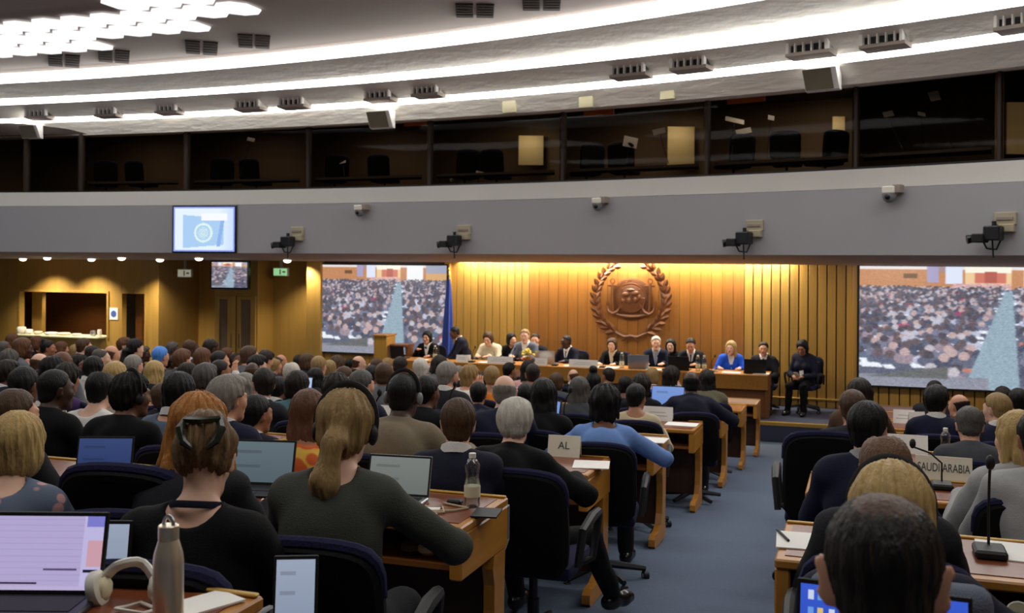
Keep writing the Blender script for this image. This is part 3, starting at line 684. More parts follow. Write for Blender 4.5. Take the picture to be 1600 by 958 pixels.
# exit signs
for x, y, m, lb in ((438, 425, 'exit_green', 'green lit exit sign on the wood wall left of the left screen'), (288, 427, 'exit_pale', 'pale unlit exit sign in the dark recess near the bar')):
    c = PV(x, y, 18.9 if x > 400 else 19.3); s = Dv(x, c.y) / FPX; w, h = 26 * s, 13 * s
    t = thing('exit_sign', lb, 'exit sign', c); MB().box((-w / 2, 0, -h / 2), (w / 2, .07, h / 2), .006).obj('box', 'white_plastic', t)
    MB().box((-w * .46, -.004, -h * .42), (w * .46, .0, h * .42)).obj('face', m, t); MB().box((-w * .05, -.007, -h * .3), (w * .05, -.004, h * .3)).obj('pictogram', 'paper', t); MB().prism([(w * .15, -h * .1), (w * .35, -h * .1), (w * .35, h * .12), (w * .15, h * .12)], -.007, -.004, 'y').obj('pictogram', 'paper', t)
    MB().box((-.03, .02, h * .4), (.03, .05, CZ - .03 - c.z)).obj('bracket', 'beige_metal', t)

# ------------------------------------------------------------------ curves of the balcony and the ceiling, from what the photograph shows of them
XS = [0, 400, 800, 1200, 1600]
def hpoly(xy, deg=2): return np.polyfit([p[0] for p in xy], [hgt(*p) for p in xy], deg)
H_ = dict(top=hpoly([(0, 300), (400, 297), (800, 285), (1200, 270), (1600, 248)]), B0=hpoly([(0, 215), (400, 200), (800, 178), (1200, 143), (1600, 103)]),
          s1b=hpoly([(0, 193), (400, 178), (800, 151), (1200, 110), (1600, 62)]), s1t=hpoly([(0, 185), (400, 171), (800, 141), (1200, 96), (1600, 46)]),
          s2b=hpoly([(0, 163), (400, 145), (800, 109), (1200, 62), (1600, 9)]), s2t=hpoly([(0, 154), (400, 134), (800, 93.5), (1200, 42), (1460, 0)]),
          s3b=hpoly([(0, 130), (400, 104), (800, 57), (1185, 1)]), s3t=hpoly([(0, 116), (400, 85), (800, 38), (1035, 0)]))
ZC = dict(B0=2.34, s1b=2.59, s2b=2.87, s3b=3.17)
def hh(k, x): return float(np.polyval(H_[k], x))
def Dc(k, x):
    if k == 'top': return FPX * 1.25 / hh('top', x)
    if k in ZC: return FPX * ZC[k] / hh(k, x)
    return Dc(k[:2] + 'b', x) - .10
def gp(x, D, dz):
    t = (x - 800) / FPX; return Vector((D * (t * CA - SA), D * (CA + t * SA), CZ + dz))
def cpt(k, x): D = Dc(k, x); return gp(x, D, D * hh(k, x) / FPX)
SX = list(range(-480, 2081, 40))
def ribbon(name, rows, mat, parent=None, kind=None, smooth=True, close=False):
    vs = []; n = len(SX)
    for r in rows: vs += [r(x) for x in SX]
    m = len(rows); fs = [(i * n + j, i * n + j + 1, ((i + 1) % m) * n + j + 1, ((i + 1) % m) * n + j) for i in range(m if close else m - 1) for j in range(n - 1)]
    if close: fs += [tuple(i * n for i in range(m)), tuple(i * n + n - 1 for i in range(m - 1, -1, -1))]
    b = MB().add(vs, fs); o = b.obj(name, mat, parent, smooth)
    if kind: o['kind'] = kind
    return o
D0 = lambda x: Dc('top', x)
bal = tag(bpy.data.objects.new('wall_balcony', None), kind='structure'); link(bal)
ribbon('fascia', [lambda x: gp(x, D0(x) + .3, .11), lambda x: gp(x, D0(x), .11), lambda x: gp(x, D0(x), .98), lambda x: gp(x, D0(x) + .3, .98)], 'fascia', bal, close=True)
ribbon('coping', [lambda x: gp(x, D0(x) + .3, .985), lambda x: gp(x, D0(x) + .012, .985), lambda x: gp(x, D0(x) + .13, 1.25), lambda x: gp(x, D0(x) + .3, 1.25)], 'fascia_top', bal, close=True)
sofm = MB(); pts = [gp(x, D0(x) + .28, .115) for x in SX]; far = [Vector((-24, 21.0, CZ + .115)), Vector((7.9, 21.0, CZ + .115))]
n = len(pts); vs = pts + [Vector((p.x, 18.45, CZ - .03)) for p in pts]; vs += [v + Vector((0, 0, .1)) for v in vs]
sofm.add(vs, [(i, i + 1, n + i + 1, n + i) for i in range(n - 1)] + [(2 * n + i, 3 * n + i, 3 * n + i + 1, 2 * n + i + 1) for i in range(n - 1)] + [(n + i, n + i + 1, 3 * n + i + 1, 3 * n + i) for i in range(n - 1)])
tag(sofm.obj('ceiling_soffit', 'soffit'), kind='structure')
# the far strip of soffit, except over the wall washer's slot
for x0, x1 in ((-480, 718), (1297, 2080)):
    a, b = ux(x0), ux(x1) if x1 < 2000 else 7.9; a = max(a, -24)
    tag(MB().box((a, 18.45, CZ - .03), (b, 21.0, CZ + .10)).obj('ceiling_soffit', 'soffit'), kind='structure')
tag(MB().box((ux(718), 18.45, CZ + .22), (ux(1297), 19.2, CZ + .28)).obj('ceiling_slot', 'cove_white'), kind='structure')
def soff_z(p):
    d0 = min(pts, key=lambda q: abs(q.x - p.x)).y; return CZ + .115 + (-.145) * min(1, max(0, (p.y - d0) / (18.45 - d0)))
# downlights in the soffit on the left
for i, (x, y) in enumerate(((36, 399.5), (74, 397), (143, 400.5), (190, 398.5), (250, 402), (311, 400.5), (449, 405))):
    D = Dv(x, 18.0 if i not in (1, 3, 5) else 17.5); D = FPX * 1 * .02 / max(.5, 1) if False else D; p = P(x, y, D); p.z = soff_z(p) - .012
    t = thing('downlight', 'round recessed downlight in brown soffit, %s from the left' % ORD[i + 1], 'downlight', p, 0, 'soffit downlights')
    MB().lathe([(.11, 0), (.11, .012), (.08, .012), (.08, .0)], 20).obj('trim', 'white_plastic', t); MB().lathe([(.078, .008), (.074, -.02), (.05, -.045), (.0, -.055)], 20).obj('lens', 'down_glow', t, True)
    if i in (0, 1, 3, 6): spot('downlight_lamp', (p.x, 18.3 if i != 6 else 18.6, min(p.z, CZ - .03) - .04), 230 if i != 6 else 120, 110, (1, .90, .72), (R(10), 0, 0), .8)

# ------------------------------------------------------------------ ceiling: plaster coves between lit strips
cl = tag(bpy.data.objects.new('ceiling', None), kind='structure'); link(cl)
mid = lambda a, b, f, dd: (lambda x: (lambda p, q: p + (q - p) * f + Vector((SA, -CA, 0)) * dd)(cpt(a, x), cpt(b, x)))
ribbon('lower_cove', [lambda x: cpt('B0', x) + Vector((-SA * .5, CA * .5, .02)), lambda x: cpt('B0', x) + Vector((0, 0, 0)), mid('B0', 's1b', .5, -.015), lambda x: cpt('s1b', x)], 'plaster', cl)
ribbon('cove_strip', [lambda x: cpt('s1b', x), lambda x: cpt('s1t', x)], 'cove_glow', cl)
ribbon('middle_cove', [lambda x: cpt('s1t', x), mid('s1t', 's2b', .5, -.03), lambda x: cpt('s2b', x)], 'plaster', cl)
ribbon('cove_strip', [lambda x: cpt('s2b', x), lambda x: cpt('s2t', x)], 'cove_glow', cl)
ribbon('upper_cove', [lambda x: cpt('s2t', x), mid('s2t', 's3b', .5, -.05), lambda x: cpt('s3b', x)], 'plaster', cl)
ribbon('cove_strip', [lambda x: cpt('s3b', x), lambda x: cpt('s3t', x)], 'cove_glow', cl)
CD = 3.34
s3e = [cpt('s3t', x) for x in SX]; n = len(s3e)
cb = MB(); vs = s3e + [Vector((p.x, p.y - .25, CZ + CD + .01)) for p in s3e] + [Vector((p.x, -4, CZ + CD + .01)) for p in s3e]
cb.add(vs, [(r * n + i, r * n + i + 1, r * n + n + i + 1, r * n + n + i) for r in (0, 1) for i in range(n - 1)]); cb.obj('flat_ceiling', 'ceiling_dark', cl)
# closing slab over the booths
tag(MB().box((-24, 12, CZ + 3.5), (7.9, 23, CZ + 3.6)).obj('ceiling_slab', 'ceiling_dark'), kind='structure')
tag(MB().box((7.9, -4, -.4), (8.0, 23, CZ + 3.6)).obj('wall_right', 'wood_side'), kind='structure')
tag(MB().box((-24.1, -4, -.4), (-24, 23, CZ + 3.6)).obj('wall_far_left', 'wood_side'), kind='structure')

# luminous ceiling: chamfered plates with dark diamonds between their corners
def lin(pts):
    return lambda u: float(np.interp(u, [p[0] for p in pts], [p[1] for p in pts]))
zl = CZ + CD - .02
def plate_line(pix): 
    q = sorted([tuple(PZ(x, y, zl)[:2]) for x, y in pix]); 
    s0 = (q[1][1] - q[0][1]) / (q[1][0] - q[0][0]); s1 = (q[-1][1] - q[-2][1]) / (q[-1][0] - q[-2][0])
    return lin([(q[0][0] - 12, q[0][1] - 12 * s0)] + q + [(q[-1][0] + 12, q[-1][1] + 12 * s1)])
lowl, upl = plate_line([(0, 88), (135, 80), (230, 63), (350, 36), (560, 0)]), plate_line([(0, 42), (110, 25), (250, 2)])
PUW, PVW = .505, .66; ch = .148
pl = [(-PUW / 2 + ch, -PVW / 2), (PUW / 2 - ch, -PVW / 2), (PUW / 2, -PVW / 2 + ch * 1.1), (PUW / 2, PVW / 2 - ch * 1.1), (PUW / 2 - ch, PVW / 2), (-PUW / 2 + ch, PVW / 2), (-PUW / 2, PVW / 2 - ch * 1.1), (-PUW / 2, -PVW / 2 + ch * 1.1)]
pm = MB().prism(pl, 0, .02, 'z').mesh('light_panel', 'lattice_glow')
lum = thing('luminous_ceiling', 'band of white chamfered light panels on the dark ceiling', 'ceiling light', (0, 0, 0))
lum2 = thing('luminous_ceiling', 'second band of white light panels in the upper left corner', 'ceiling light', (0, 0, 0))
for j in range(-2, 24):
    v = 13.6 - j * PVW
    for i in range(-45, 12):
        u = -13.7 + i * PUW + (.5 * PUW if j % 2 else 0); lo, up = lowl(u), upl(u)
        if v < 4: continue
        if up - .15 < v < lo - .18 and -18 < u < -1: inst('light_panel', pm, lum, (u, v, zl - .012))
        elif up - 3.0 < v < up - 1.15 and -15 < u < -6.5: inst('light_panel', pm, lum2, (u, v, zl - .012))

M('grille_olive', srgb(120, 116, 96), .7, .1)
# ------------------------------------------------------------------ vents
def tangent(x, k='s1b'): return (cpt(k, x + 30) - cpt(k, x - 30)).normalized()
cv = [(57, 175), (165, 172), (260, 167), (387, 160), (455, 156), (590, 145), (664, 138), (981, 105), (1075, 94), (1262, 69), (1378, 56), (1590, 27)]
for i, (x, y) in enumerate(cv):
    f = (hgt(x, y) - hh('s1t', x)) / (hh('s2b', x) - hh('s1t', x)); D = Dc('s1t', x) + f * (Dc('s2b', x) - Dc('s1t', x)) - .02
    c = P(x, y, D); tg = tangent(x); tg.z = 0; tg.normalize(); an = math.atan2(tg.y, tg.x)
    w = (58 if 300 < x else 48) / FPX * D * (1.0 if x > 900 else .78) * (1.16 if x > 1200 else 1); w = {True: w, False: w}[True]; h = w * .40
    t = thing('vent', 'white five-slot air vent in the plaster cove, %s from the left' % ORD[i + 1], 'vent', c, an, 'vents in the plaster cove')
    fr = MB(); b = w * .07
    for lo, hi in (((-w / 2, -.05, h / 2 - b), (w / 2, .22, h / 2)), ((-w / 2, -.05, -h / 2), (-w / 2 + b, .22, h / 2)), ((w / 2 - b, -.05, -h / 2), (w / 2, .22, h / 2))): fr.box(lo, hi, .004)
    fr.obj('frame', 'cove_white', t); MB().box((-w / 2, .03, -h / 2), (w / 2, .26, h / 2)).obj('duct', 'black', t)
    for k in range(1, 5): MB().box((-w / 2 + w * k / 5 - .007, -.03, -h / 2 + .02), (-w / 2 + w * k / 5 + .008, .03, h / 2 - b)).obj('vane', 'cove_white', t)
    MB().prism([(-.05, -h / 2 + .06 * h), (.22, -h / 2 + .12 * h), (.22, -h / 2 - .05), (-.05, -h / 2 - .03)], -w / 2 - .004, w / 2 + .03, 'x').obj('sill', 'ceiling_dark', t)
for i, (x, y, w) in enumerate(((100, 95, 47), (178, 88, 47), (315, 75, 50), (397, 65, 50), (742, 17, 62), (846, 6, 62))):
    c = PZ(x, y, CZ + CD); D = c.y * CA - c.x * SA; w = w / FPX * D; t = thing('ceiling_vent', 'dark pair of square grilles in the brown ceiling, %s from the left' % ORD[i + 1], 'vent', c, YAW - math.atan2(x - 800, FPX), 'grilles in the brown ceiling')
    L = FPX * CD / (hgt(x, y) - 10) - FPX * CD / (hgt(x, y) + 10)
    for sg in (-1, 1):
        g = MB().box((sg * w * .26 - w * .22, -L / 2, -.012), (sg * w * .26 + w * .22, L / 2, .012), .004).obj('grille', 'grille_dark', t)
        for k in range(4): MB().box((sg * w * .26 - w * .2, -L / 2 + L * (k + .7) / 5, -.02), (sg * w * .26 + w * .2, -L / 2 + L * (k + .7) / 5 + .03, -.012)).obj('slat', 'grille_dark', g)
# patches on the lowest cove, and wedge boxes
for i, (x, y) in enumerate(((795, 164), (915, 156), (1042, 143))):
    D = Dc('B0', x) - .07; c = P(x, y, D); tg = tangent(x); s = D / FPX
    t = MB().box((-12 * s, 0, -12 * s), (12 * s, .04, 12 * s), .004).obj('cover_plate', 'cream', None, False, c); t.rotation_euler = (0, 0, math.atan2(tg.y, tg.x)); tag(t, 'beige cover plate on the lowest plaster cove, %s from the left' % ORD[i + 1], 'plate', 'cover plates on the cove')
for i, (x, y, w) in enumerate(((47, 206, 33), (594, 187, 42), (1283, 124, 55))):
    D = Dc('B0', x) - .22; c = P(x, y, D); s = D / FPX; W2 = w / 2 * s; hh2 = w * .29 * s
    t = thing('speaker', 'white wedge speaker under the lowest cove, %s' % ('at the far left', 'near the middle', 'at the right')[i], 'speaker', c, math.atan2(tangent(x).y, tangent(x).x), 'wedge speakers')
    MB().prism([(-.10, hh2), (.11, hh2 * 1.15), (.11, -hh2 * 1.1), (.04, -hh2)], -W2, W2, 'x').obj('cabinet', 'cove_white', t)
    MB().prism([(-.104, hh2 * .92), (-.096, hh2 * .92), (.030, -hh2 * .96), (.022, -hh2 * .96)], -W2 * .94, W2 * .70, 'x').obj('grille', 'grille_olive', t)

# ------------------------------------------------------------------ interpreters' booths behind glass
gl = lambda x, d=0.0: D0(x) + .20 + d
bt = tag(bpy.data.objects.new('wall_booths', None), kind='structure'); link(bt)
def brib(name, d, z0, z1, mat, th=.06):
    return ribbon(name, [lambda x: gp(x, gl(x, d), z0), lambda x: gp(x, gl(x, d), z1), lambda x: gp(x, gl(x, d + th), z1), lambda x: gp(x, gl(x, d + th), z0)], mat, bt, close=True)
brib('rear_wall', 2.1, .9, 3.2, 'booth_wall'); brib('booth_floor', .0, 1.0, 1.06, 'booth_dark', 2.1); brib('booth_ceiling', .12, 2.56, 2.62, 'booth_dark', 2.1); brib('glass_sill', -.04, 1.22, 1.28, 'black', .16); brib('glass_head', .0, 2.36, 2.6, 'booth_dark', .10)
DIV = [-420, -180, 40, 125, 290, 480, 670, 878, 1103, 1336, 1560, 1760, 2040]
for k, x in enumerate(DIV):
    a, b = gp(x, gl(x, .06), 1.06), gp(x, gl(x, 2.1), 1.06); dr = (b - a).normalized(); sd = Vector((-dr.y, dr.x, 0)) * .05
    lo = [a - sd, a + sd, b + sd, b - sd]; hi = [p + Vector((0, 0, 1.5)) for p in lo]
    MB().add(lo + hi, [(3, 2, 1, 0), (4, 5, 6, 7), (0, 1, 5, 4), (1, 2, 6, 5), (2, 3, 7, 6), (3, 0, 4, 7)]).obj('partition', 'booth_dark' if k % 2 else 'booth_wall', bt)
    w = 2.6 / FPX * D0(x); c = gp(x, gl(x, -.01), 1.25); tg = tangent(x, 'B0'); m = MB().box((-w, -.02, 0), (w, .09, 1.13), .004).obj('mullion', 'booth_dark', bt, False, c); m.rotation_euler = (0, 0, math.atan2(tg.y, tg.x))
for k in range(len(DIV) - 1):
    xs = np.linspace(DIV[k], DIV[k + 1], 7); lo = [gp(x, gl(x, .03), 1.27) for x in xs]; hi = [gp(x, gl(x, .03), 2.38) for x in xs]
    wn = MB().add(lo + hi, [(i, i + 1, 8 + i, 7 + i) for i in range(6)]).obj('window_%d' % (k + 1), 'booth_glass'); wn['kind'] = 'structure'
    xm = (DIV[k] + DIV[k + 1]) / 2
    pw = {3: .7, 4: .7, 5: .8, 6: .7, 7: 1.4, 8: 1.5}.get(k, 0)
    if pw:
        p = gp(xm, gl(xm, 1.0), 2.5); l = area('booth_lamp', p, .9, .5, pw * 3.5, (1, .85, .68))
    # desk behind the glass and what is on it
    if 2 < k < 10:
        xa, xb = DIV[k] + 12, DIV[k + 1] - 12; A = [gp(x, gl(x, .12), 1.42) for x in (xa, xb)]; B = [gp(x, gl(x, .62), 1.42) for x in (xa, xb)]
        lo = [A[0], A[1], B[1], B[0]]; hi = [p + Vector((0, 0, .04)) for p in lo]
        tag(MB().add(lo + hi, [(3, 2, 1, 0), (4, 5, 6, 7), (0, 1, 5, 4), (1, 2, 6, 5), (2, 3, 7, 6), (3, 0, 4, 7)]).obj('console_desk', 'booth_dark'), 'dark console desk behind the glass of the %s booth from the left' % ORD[k - 2], 'desk', 'booth desks')
BOOTH_CHAIRS = [(165, .9), (222, 1.1), (345, .9), (400, 1.2), (522, .9), (600, 1.2), (725, .9), (775, 1.1), (915, 1.0), (975, 1.0), (1145, .8), (1228, .8), (1288, 1.0)]
ORDB = lambda x: ORD[max(1, sum(1 for d in DIV[3:] if d <= x))]
# pale doors, papers and signs inside the booths
for x0, x1, y0, y1, d, m, nm, lb in ((810, 849, 212, 258, 1.8, 'pale_panel', 'lit_door', 'pale lit door at rear of the booth left of centre'), (1043, 1085, 198, 265, 1.8, 'pale_panel', 'lit_door', 'pale lit door behind a black strap in the booth over the emblem'),
                                     (1301, 1320, 182, 228, 1.8, 'pale_panel', 'lit_door', 'narrow pale door beside the white lamp in the right booth'), (1573, 1640, 160, 241, .5, 'pale_panel', 'lit_board', 'beige board behind the glass at the right edge')):
    D = gl((x0 + x1) / 2, d); a, b = P(x0, y1, D), P(x1, y0, D); tg = (P(x1, y1, D) - a); tg.z = 0; L = tg.length
    t = MB().box((0, 0, 0), (L, .04, b.z - a.z), .004).obj(nm, m, None, False, a); t.rotation_euler = (0, 0, math.atan2(tg.y, tg.x)); tag(t, lb, 'door' if nm == 'lit_door' else 'board')
    if nm == 'lit_door':
        l = area('door_lamp', P((x0 + x1) / 2, y0 - 4, D - .35), .3, .1, 1.3, (1, .9, .7), (R(35), 0, YAW))
for i, (x, y, w, h, m, lb) in enumerate(((650, 193, 44, 7, 'orange_sign', 'dim orange sign strip above the booth glass left of centre'), (935, 176, 52, 8, 'orange_sign', 'dim orange sign strip above the booth glass over the left of the emblem'), (1165, 156, 62, 9, 'orange_sign', 'orange sign strip above the booth glass right of the emblem'))):
    D = gl(x, .10); c = P(x, y, D); s = D / FPX; t = MB().box((-w / 2 * s, 0, -h / 2 * s), (w / 2 * s, .03, h / 2 * s), .003).obj('sign_strip', m, None, False, c); tg = tangent(x, 'B0'); t.rotation_euler = (0, 0, math.atan2(tg.y, tg.x)); tag(t, lb, 'sign')
for i, (x, y, w, h) in enumerate(((985, 222, 22, 18), (1030, 205, 20, 10), (1148, 188, 30, 10), (1162, 205, 24, 9), (1205, 184, 10, 9), (535, 250, 10, 14), (392, 218, 12, 6), (1388, 178, 16, 10), (1440, 178, 12, 8), (1460, 150, 16, 16), (750, 272, 14, 10), (712, 280, 18, 8))):
    D = gl(x, .75); c = P(x, y, D); s = D / FPX; t = MB().box((-w / 2 * s, 0, -h / 2 * s), (w / 2 * s, .006, h / 2 * s)).obj('paper_sheet', 'paper', None, False, c); t.rotation_euler = (R(-20 - 9 * (i % 3)), R((-1) ** i * 12), YAW); tag(t, 'pale paper sheet inside the %s booth, number %s across the glass' % (ORDB(x), ORD[i + 1]), 'paper', 'papers in the booths')
    MB().tube([(0, .004, 0), (0, .05, -.25), (0, .05, CZ + 1.46 - c.z)], .006, 5).obj('holder', 'black', t)
# ------------------------------------------------------------------ pictures for the lit screens (drawn with arrays, one colour per cell)
def hall_picture(nx, ny, seed=3):
    r = np.random.default_rng(seed); A = np.zeros((ny, nx, 3)); yy, xx = np.mgrid[0:ny, 0:nx]; Y = (yy + .5) / ny; X = (xx + .5) / nx
    def put(m, c, j=.0): A[m] = np.array(c) + r.normal(0, j, (int(m.sum()), 1))
    put(Y >= 0, (.33, .34, .40), .05)
    put(Y < .18, (.74, .48, .30), .03); put((Y < .025), (.9, .86, .84)); put((Y < .05) & (X > .3) & (X < .42), (.62, .5, .48))
    put((X > .19) & (X < .25) & (Y > .06) & (Y < .10), (.40, .26, .15)); put((X > .29) & (X < .34) & (Y < .13), (.62, .58, .72)); put((X > .37) & (X < .44) & (Y < .14), (.86, .88, .97))
    put((X > .45) & (X < .64) & (Y < .16), (.92, .76, .54)); put((X > .45) & (X < .64) & (Y < .05), (1, .95, .86)); put((X > .49) & (X < .62) & (Y > .05) & (Y < .13), (.80, .42, .33)); put((X > .53) & (X < .58) & (Y > .04) & (Y < .13), (.68, .32, .26))
    put((X > .69) & (X < .82) & (Y < .17), (.94, .94, .98)); put((X > .84) & (Y > .09) & (Y < .2), (.82, .62, .38)); put((X > .84) & (Y < .09), (.6, .6, .68)); put((X > .40) & (X < .64) & (Y > .135) & (Y < .185), (.84, .64, .62), .1)
    cx = lambda y: .63 - (y - .2) * .085; hw = lambda y: .016 + (y - .2) * .125
    yv = .17
    while yv < .97:
        s = .012 + .085 * (yv - .15); n = int(1.25 / s)
        for k in range(n):
            x = -.05 + 1.25 * k / n + r.normal(0, s * .25); y = yv + r.normal(0, s * .22)
            if abs(x - (cx(y) )) < hw(y) + s * .6: continue
            if x < .45 - (y - .72) * 1.2 and y > .72 + .25 * x: continue
            q = r.random(); body = [(.26, .27, .34), (.34, .35, .42), (.44, .44, .52), (.72, .72, .80), (.58, .50, .54), (.33, .38, .47), (.62, .24, .36)][int(r.choice(7, p=[.3, .22, .15, .12, .1, .09, .02]))]
            put(((X - x) / (s * .8)) ** 2 + ((Y - y - s * .6) / (s * .75)) ** 2 < 1, body, .03); put(((X - x) / (s * .36)) ** 2 + ((Y - y + s * .3) / (s * .55)) ** 2 < 1, [(.36, .30, .31), (.74, .62, .60), (.28, .25, .28), (.74, .70, .72)][int(r.choice(4, p=[.4, .25, .25, .1]))], .03)
            if q < .75: dx = r.normal(0, s * .8); put((np.abs(X - x - dx - (Y - y) * .5) < s * r.uniform(.35, .95)) & (np.abs(Y - y - s * 1.4) < s * r.uniform(.2, .42)), (.93, .95, 1.0), .02)
            elif q < .86: put((np.abs(X - x) < s * .7) & (np.abs(Y - y - s * 1.5) < s * .3), (.74, .46, .38), .02)
        yv += s * .92
    m = (np.abs(X - cx(Y)) < hw(Y)) & (Y > .2); put(m, (.55, .63, .68), .01); put((Y > .90) & (X < .55), (.52, .52, .57), .02); put((Y > .93 - .3 * (X)) & (X < .38) & (Y < .92), (.36, .36, .35), .02)
    jy = np.clip(yy + np.round(r.normal(0, .0055 * ny, A.shape[:2])).astype(int), 0, ny - 1); jx = np.clip(xx + np.round(r.normal(0, .004 * nx, A.shape[:2])).astype(int), 0, nx - 1); B = A[jy, jx]; q_ = (yy > .18 * ny)[..., None]
    A = np.where(q_, .55 * A + .45 * B + r.normal(0, .05, A.shape[:2] + (1,)), A)
    k = np.clip(A, 0, 1); k = (k + np.roll(k, 1, 0) + np.roll(k, 1, 1) + np.roll(k, -1, 1)) / 4
    return np.clip((k * 1.12 - .07) * .84 + .17 * np.array((.86, .92, 1)), 0, 1)
def flag_picture(nx, ny):
    yy, xx = np.mgrid[0:ny, 0:nx]; Y = (yy + .5) / ny; X = (xx + .5) / nx; A = np.ones((ny, nx, 3)) * np.array((.90, .95, 1.0))
    A += ((X - .75) * .5).clip(0)[..., None] * np.array((-1.0, -.7, .0)); fl_ = (X > .16) & (X < .82) & (Y > .16 + .12 * X) & (Y < .92 - .12 * (X - .2)); A[fl_] = (.66, .80, .95)
    A[(Y > .14) & (Y < .30) & (X > .45) & (X < .88)] = (.97, .98, 1); d = np.hypot((X - .49) * 1.45, Y - .58)
    A[(d < .22) & (d > .165)] = (.86, .95, .93); A[(d < .13)] = (.84, .93, .95); A[(d < .135) & (np.abs(np.sin(d * 70)) > .85)] = (.62, .78, .92); A[(np.abs(X - .78 + (Y - .5) * .12) < .03) & (Y > .3) & (Y < .88)] = (.55, .70, .92)
    e = np.minimum(np.minimum(X, 1 - X) * 1.45, np.minimum(Y, 1 - Y)); A[e < .035] = (.55, .62, .95)
    return np.clip(A, 0, 1)
def doc_picture(nx, ny, kind):
    r = np.random.default_rng(len(kind)); yy, xx = np.mgrid[0:ny, 0:nx]; Y = (yy + .5) / ny; X = (xx + .5) / nx
    if kind == 'lavender':
        A = np.ones((ny, nx, 3)) * np.array((.75, .70, .88)); A[(X < .9) & (np.abs((Y * 12) % 1 - .5) < .06)] = (.70, .66, .84); A[(X > .87)] = (.80, .77, .95); A[(X > .88) & (Y < .14)] = (.52, .52, .86); A[(X > .90) & (Y > .33) & (Y < .68)] = (.86, .66, .72); A[(X > .88) & (Y > .72) & (Y < .76)] = (.12, .10, .18)
        A[(X > .62) & (X < .84) & (Y > .71) & (Y < .735)] = (.35, .30, .45); A[(X > .2) & (X < .58) & (Y > .90) & (Y < .925)] = (.25, .18, .28); A[(Y > .95) & (X > .18) & (X < .9)] = (.80, .74, .90); return A
    if kind == 'icons':
        A = np.ones((ny, nx, 3)) * np.array((.16, .30, .78)); A += (1 - Y)[..., None] * .08
        for i in range(7):
            for j in range(6):
                if (i < 3 or (i > 4 and j > 2)): A[(np.abs(X - (.06 + i * .07)) < .018) & (np.abs(Y - (.1 + j * .16)) < .045)] = [(.85, .90, 1), (.45, .65, .95), (.9, .8, .5)][(i + j) % 3]
        A[(X > .66) & (Y > .55)] = (.72, .80, .95); return np.clip(A, 0, 1)
    c = dict(navy=(.17, .24, .42), grey=(.44, .46, .45), pale=(.58, .63, .72), teal=(.34, .40, .43), blue=(.45, .58, .85), bright=(.70, .78, 1.0), greyblue=(.50, .52, .58))[kind]
    A = np.ones((ny, nx, 3)) * np.array(c); A += ((1 - Y) * .06)[..., None]
    for i in range(5): A[(np.abs(Y - (.25 + i * .12)) < .015) & (X > .12) & (X < .5 + .1 * (i % 3))] *= .86
    return np.clip(A, 0, 1)

# ------------------------------------------------------------------ big screens and monitors
HALL = hall_picture(320, 205)
def wall_screen(name, label, x0, x1, ytop, ybot, v, wide=None):
    a, b = PV(x0, ybot, v), PV(x0, ytop, v); h = b.z - a.z; w = wide or (PV(x1, ybot, v).x - a.x)
    t = thing(name, label, 'screen', (a.x + w / 2, v, a.z))
    inst('picture', picture_mesh('picture', HALL, w, h, screen_mat('lit_screen', .95)), t, (0, -.001, 0))
    MB().box((-w / 2 - .03, 0, -.03), (w / 2 + .03, .035, h + .03)).obj('frame', 'black', t)
wall_screen('projection_screen', 'large lit screen left of the stage showing the packed hall', 502, 697, 413.5, 549, WALLV - .12)
wall_screen('projection_screen', 'large lit screen right of the stage showing the packed hall', 1342, 0, 415.5, 601, WALLV - .12, 3.75)
D = D0(318) - .16; a, b = P(268, 393, D), P(369, 324, D); tg = tangent(318, 'B0'); w = (P(369, 393, D) - a).length; h = b.z - a.z
t = thing('monitor', 'large lit monitor on the grey balcony front showing a pale blue flag', 'monitor', P(318.5, 393, D), YAW * .55)
inst('picture', picture_mesh('picture', flag_picture(90, 62), w, h, screen_mat('bright_screen', 1.0)), t, (0, -.003, 0)); MB().box((-w / 2 - .03, 0, -.03), (w / 2 + .03, .06, h + .03), .008).obj('case', 'black_gloss', t); MB().box((-.2, .06, h * .3), (.2, .22, h * .7), .01).obj('bracket', 'dark_metal', t)
v = 18.2; a, b = PV(332.5, 449, v), PV(384.5, 410, v); w = PV(384.5, 449, v).x - a.x; h = b.z - a.z
t = thing('monitor', 'small lit monitor hung from the soffit over the double door', 'monitor', (a.x + w / 2, v, a.z), R(6))
inst('picture', picture_mesh('picture', hall_picture(70, 52, 8)[:, 18:64], w, h, screen_mat('bright_screen', 1.0)), t, (0, -.003, 0)); MB().box((-w / 2 - .03, 0, -.04), (w / 2 + .03, .10, h + .03), .01).obj('case', 'black_gloss', t); MB().tube([(0, .08, h), (0, .08, CZ + .12 - a.z)], .03).obj('pole', 'black', t)

# ------------------------------------------------------------------ emblem on the stage wall: world disc, anchor, chain and laurel
ec = PV(987, 468, WALLV - .04); t = thing('emblem', 'carved wooden emblem with globe, anchors and laurel wreath on the stage wall', 'emblem', ec)
def ringm(r, th, y0, sx=1, sz=1, n=40, a0=0, a1=2 * PI): return MB().tube([(r * sx * math.cos(q), y0, r * sz * math.sin(q)) for q in np.linspace(a0, a1, n)], th, 6)
MB().lathe([(.0, 0), (.40, 0), (.40, .02), (.0, .045)], 40, Matrix.Rotation(PI / 2, 4, 'X') @ Matrix.Scale(1, 4)).obj('back_board', 'emblem_wood', t, True)
MB().lathe([(.29, 0.03), (.29, .05), (.27, .065), (.2, .075), (.0, .085)], 40, Matrix.Rotation(PI / 2, 4, 'X')).obj('globe', 'emblem_wood', t, True, (0, 0, .03))
for r in (.09, .16, .225, .275): ringm(r, .008, -.088 + r * .09).obj('parallel', 'emblem_wood', t, True, (0, 0, .03))
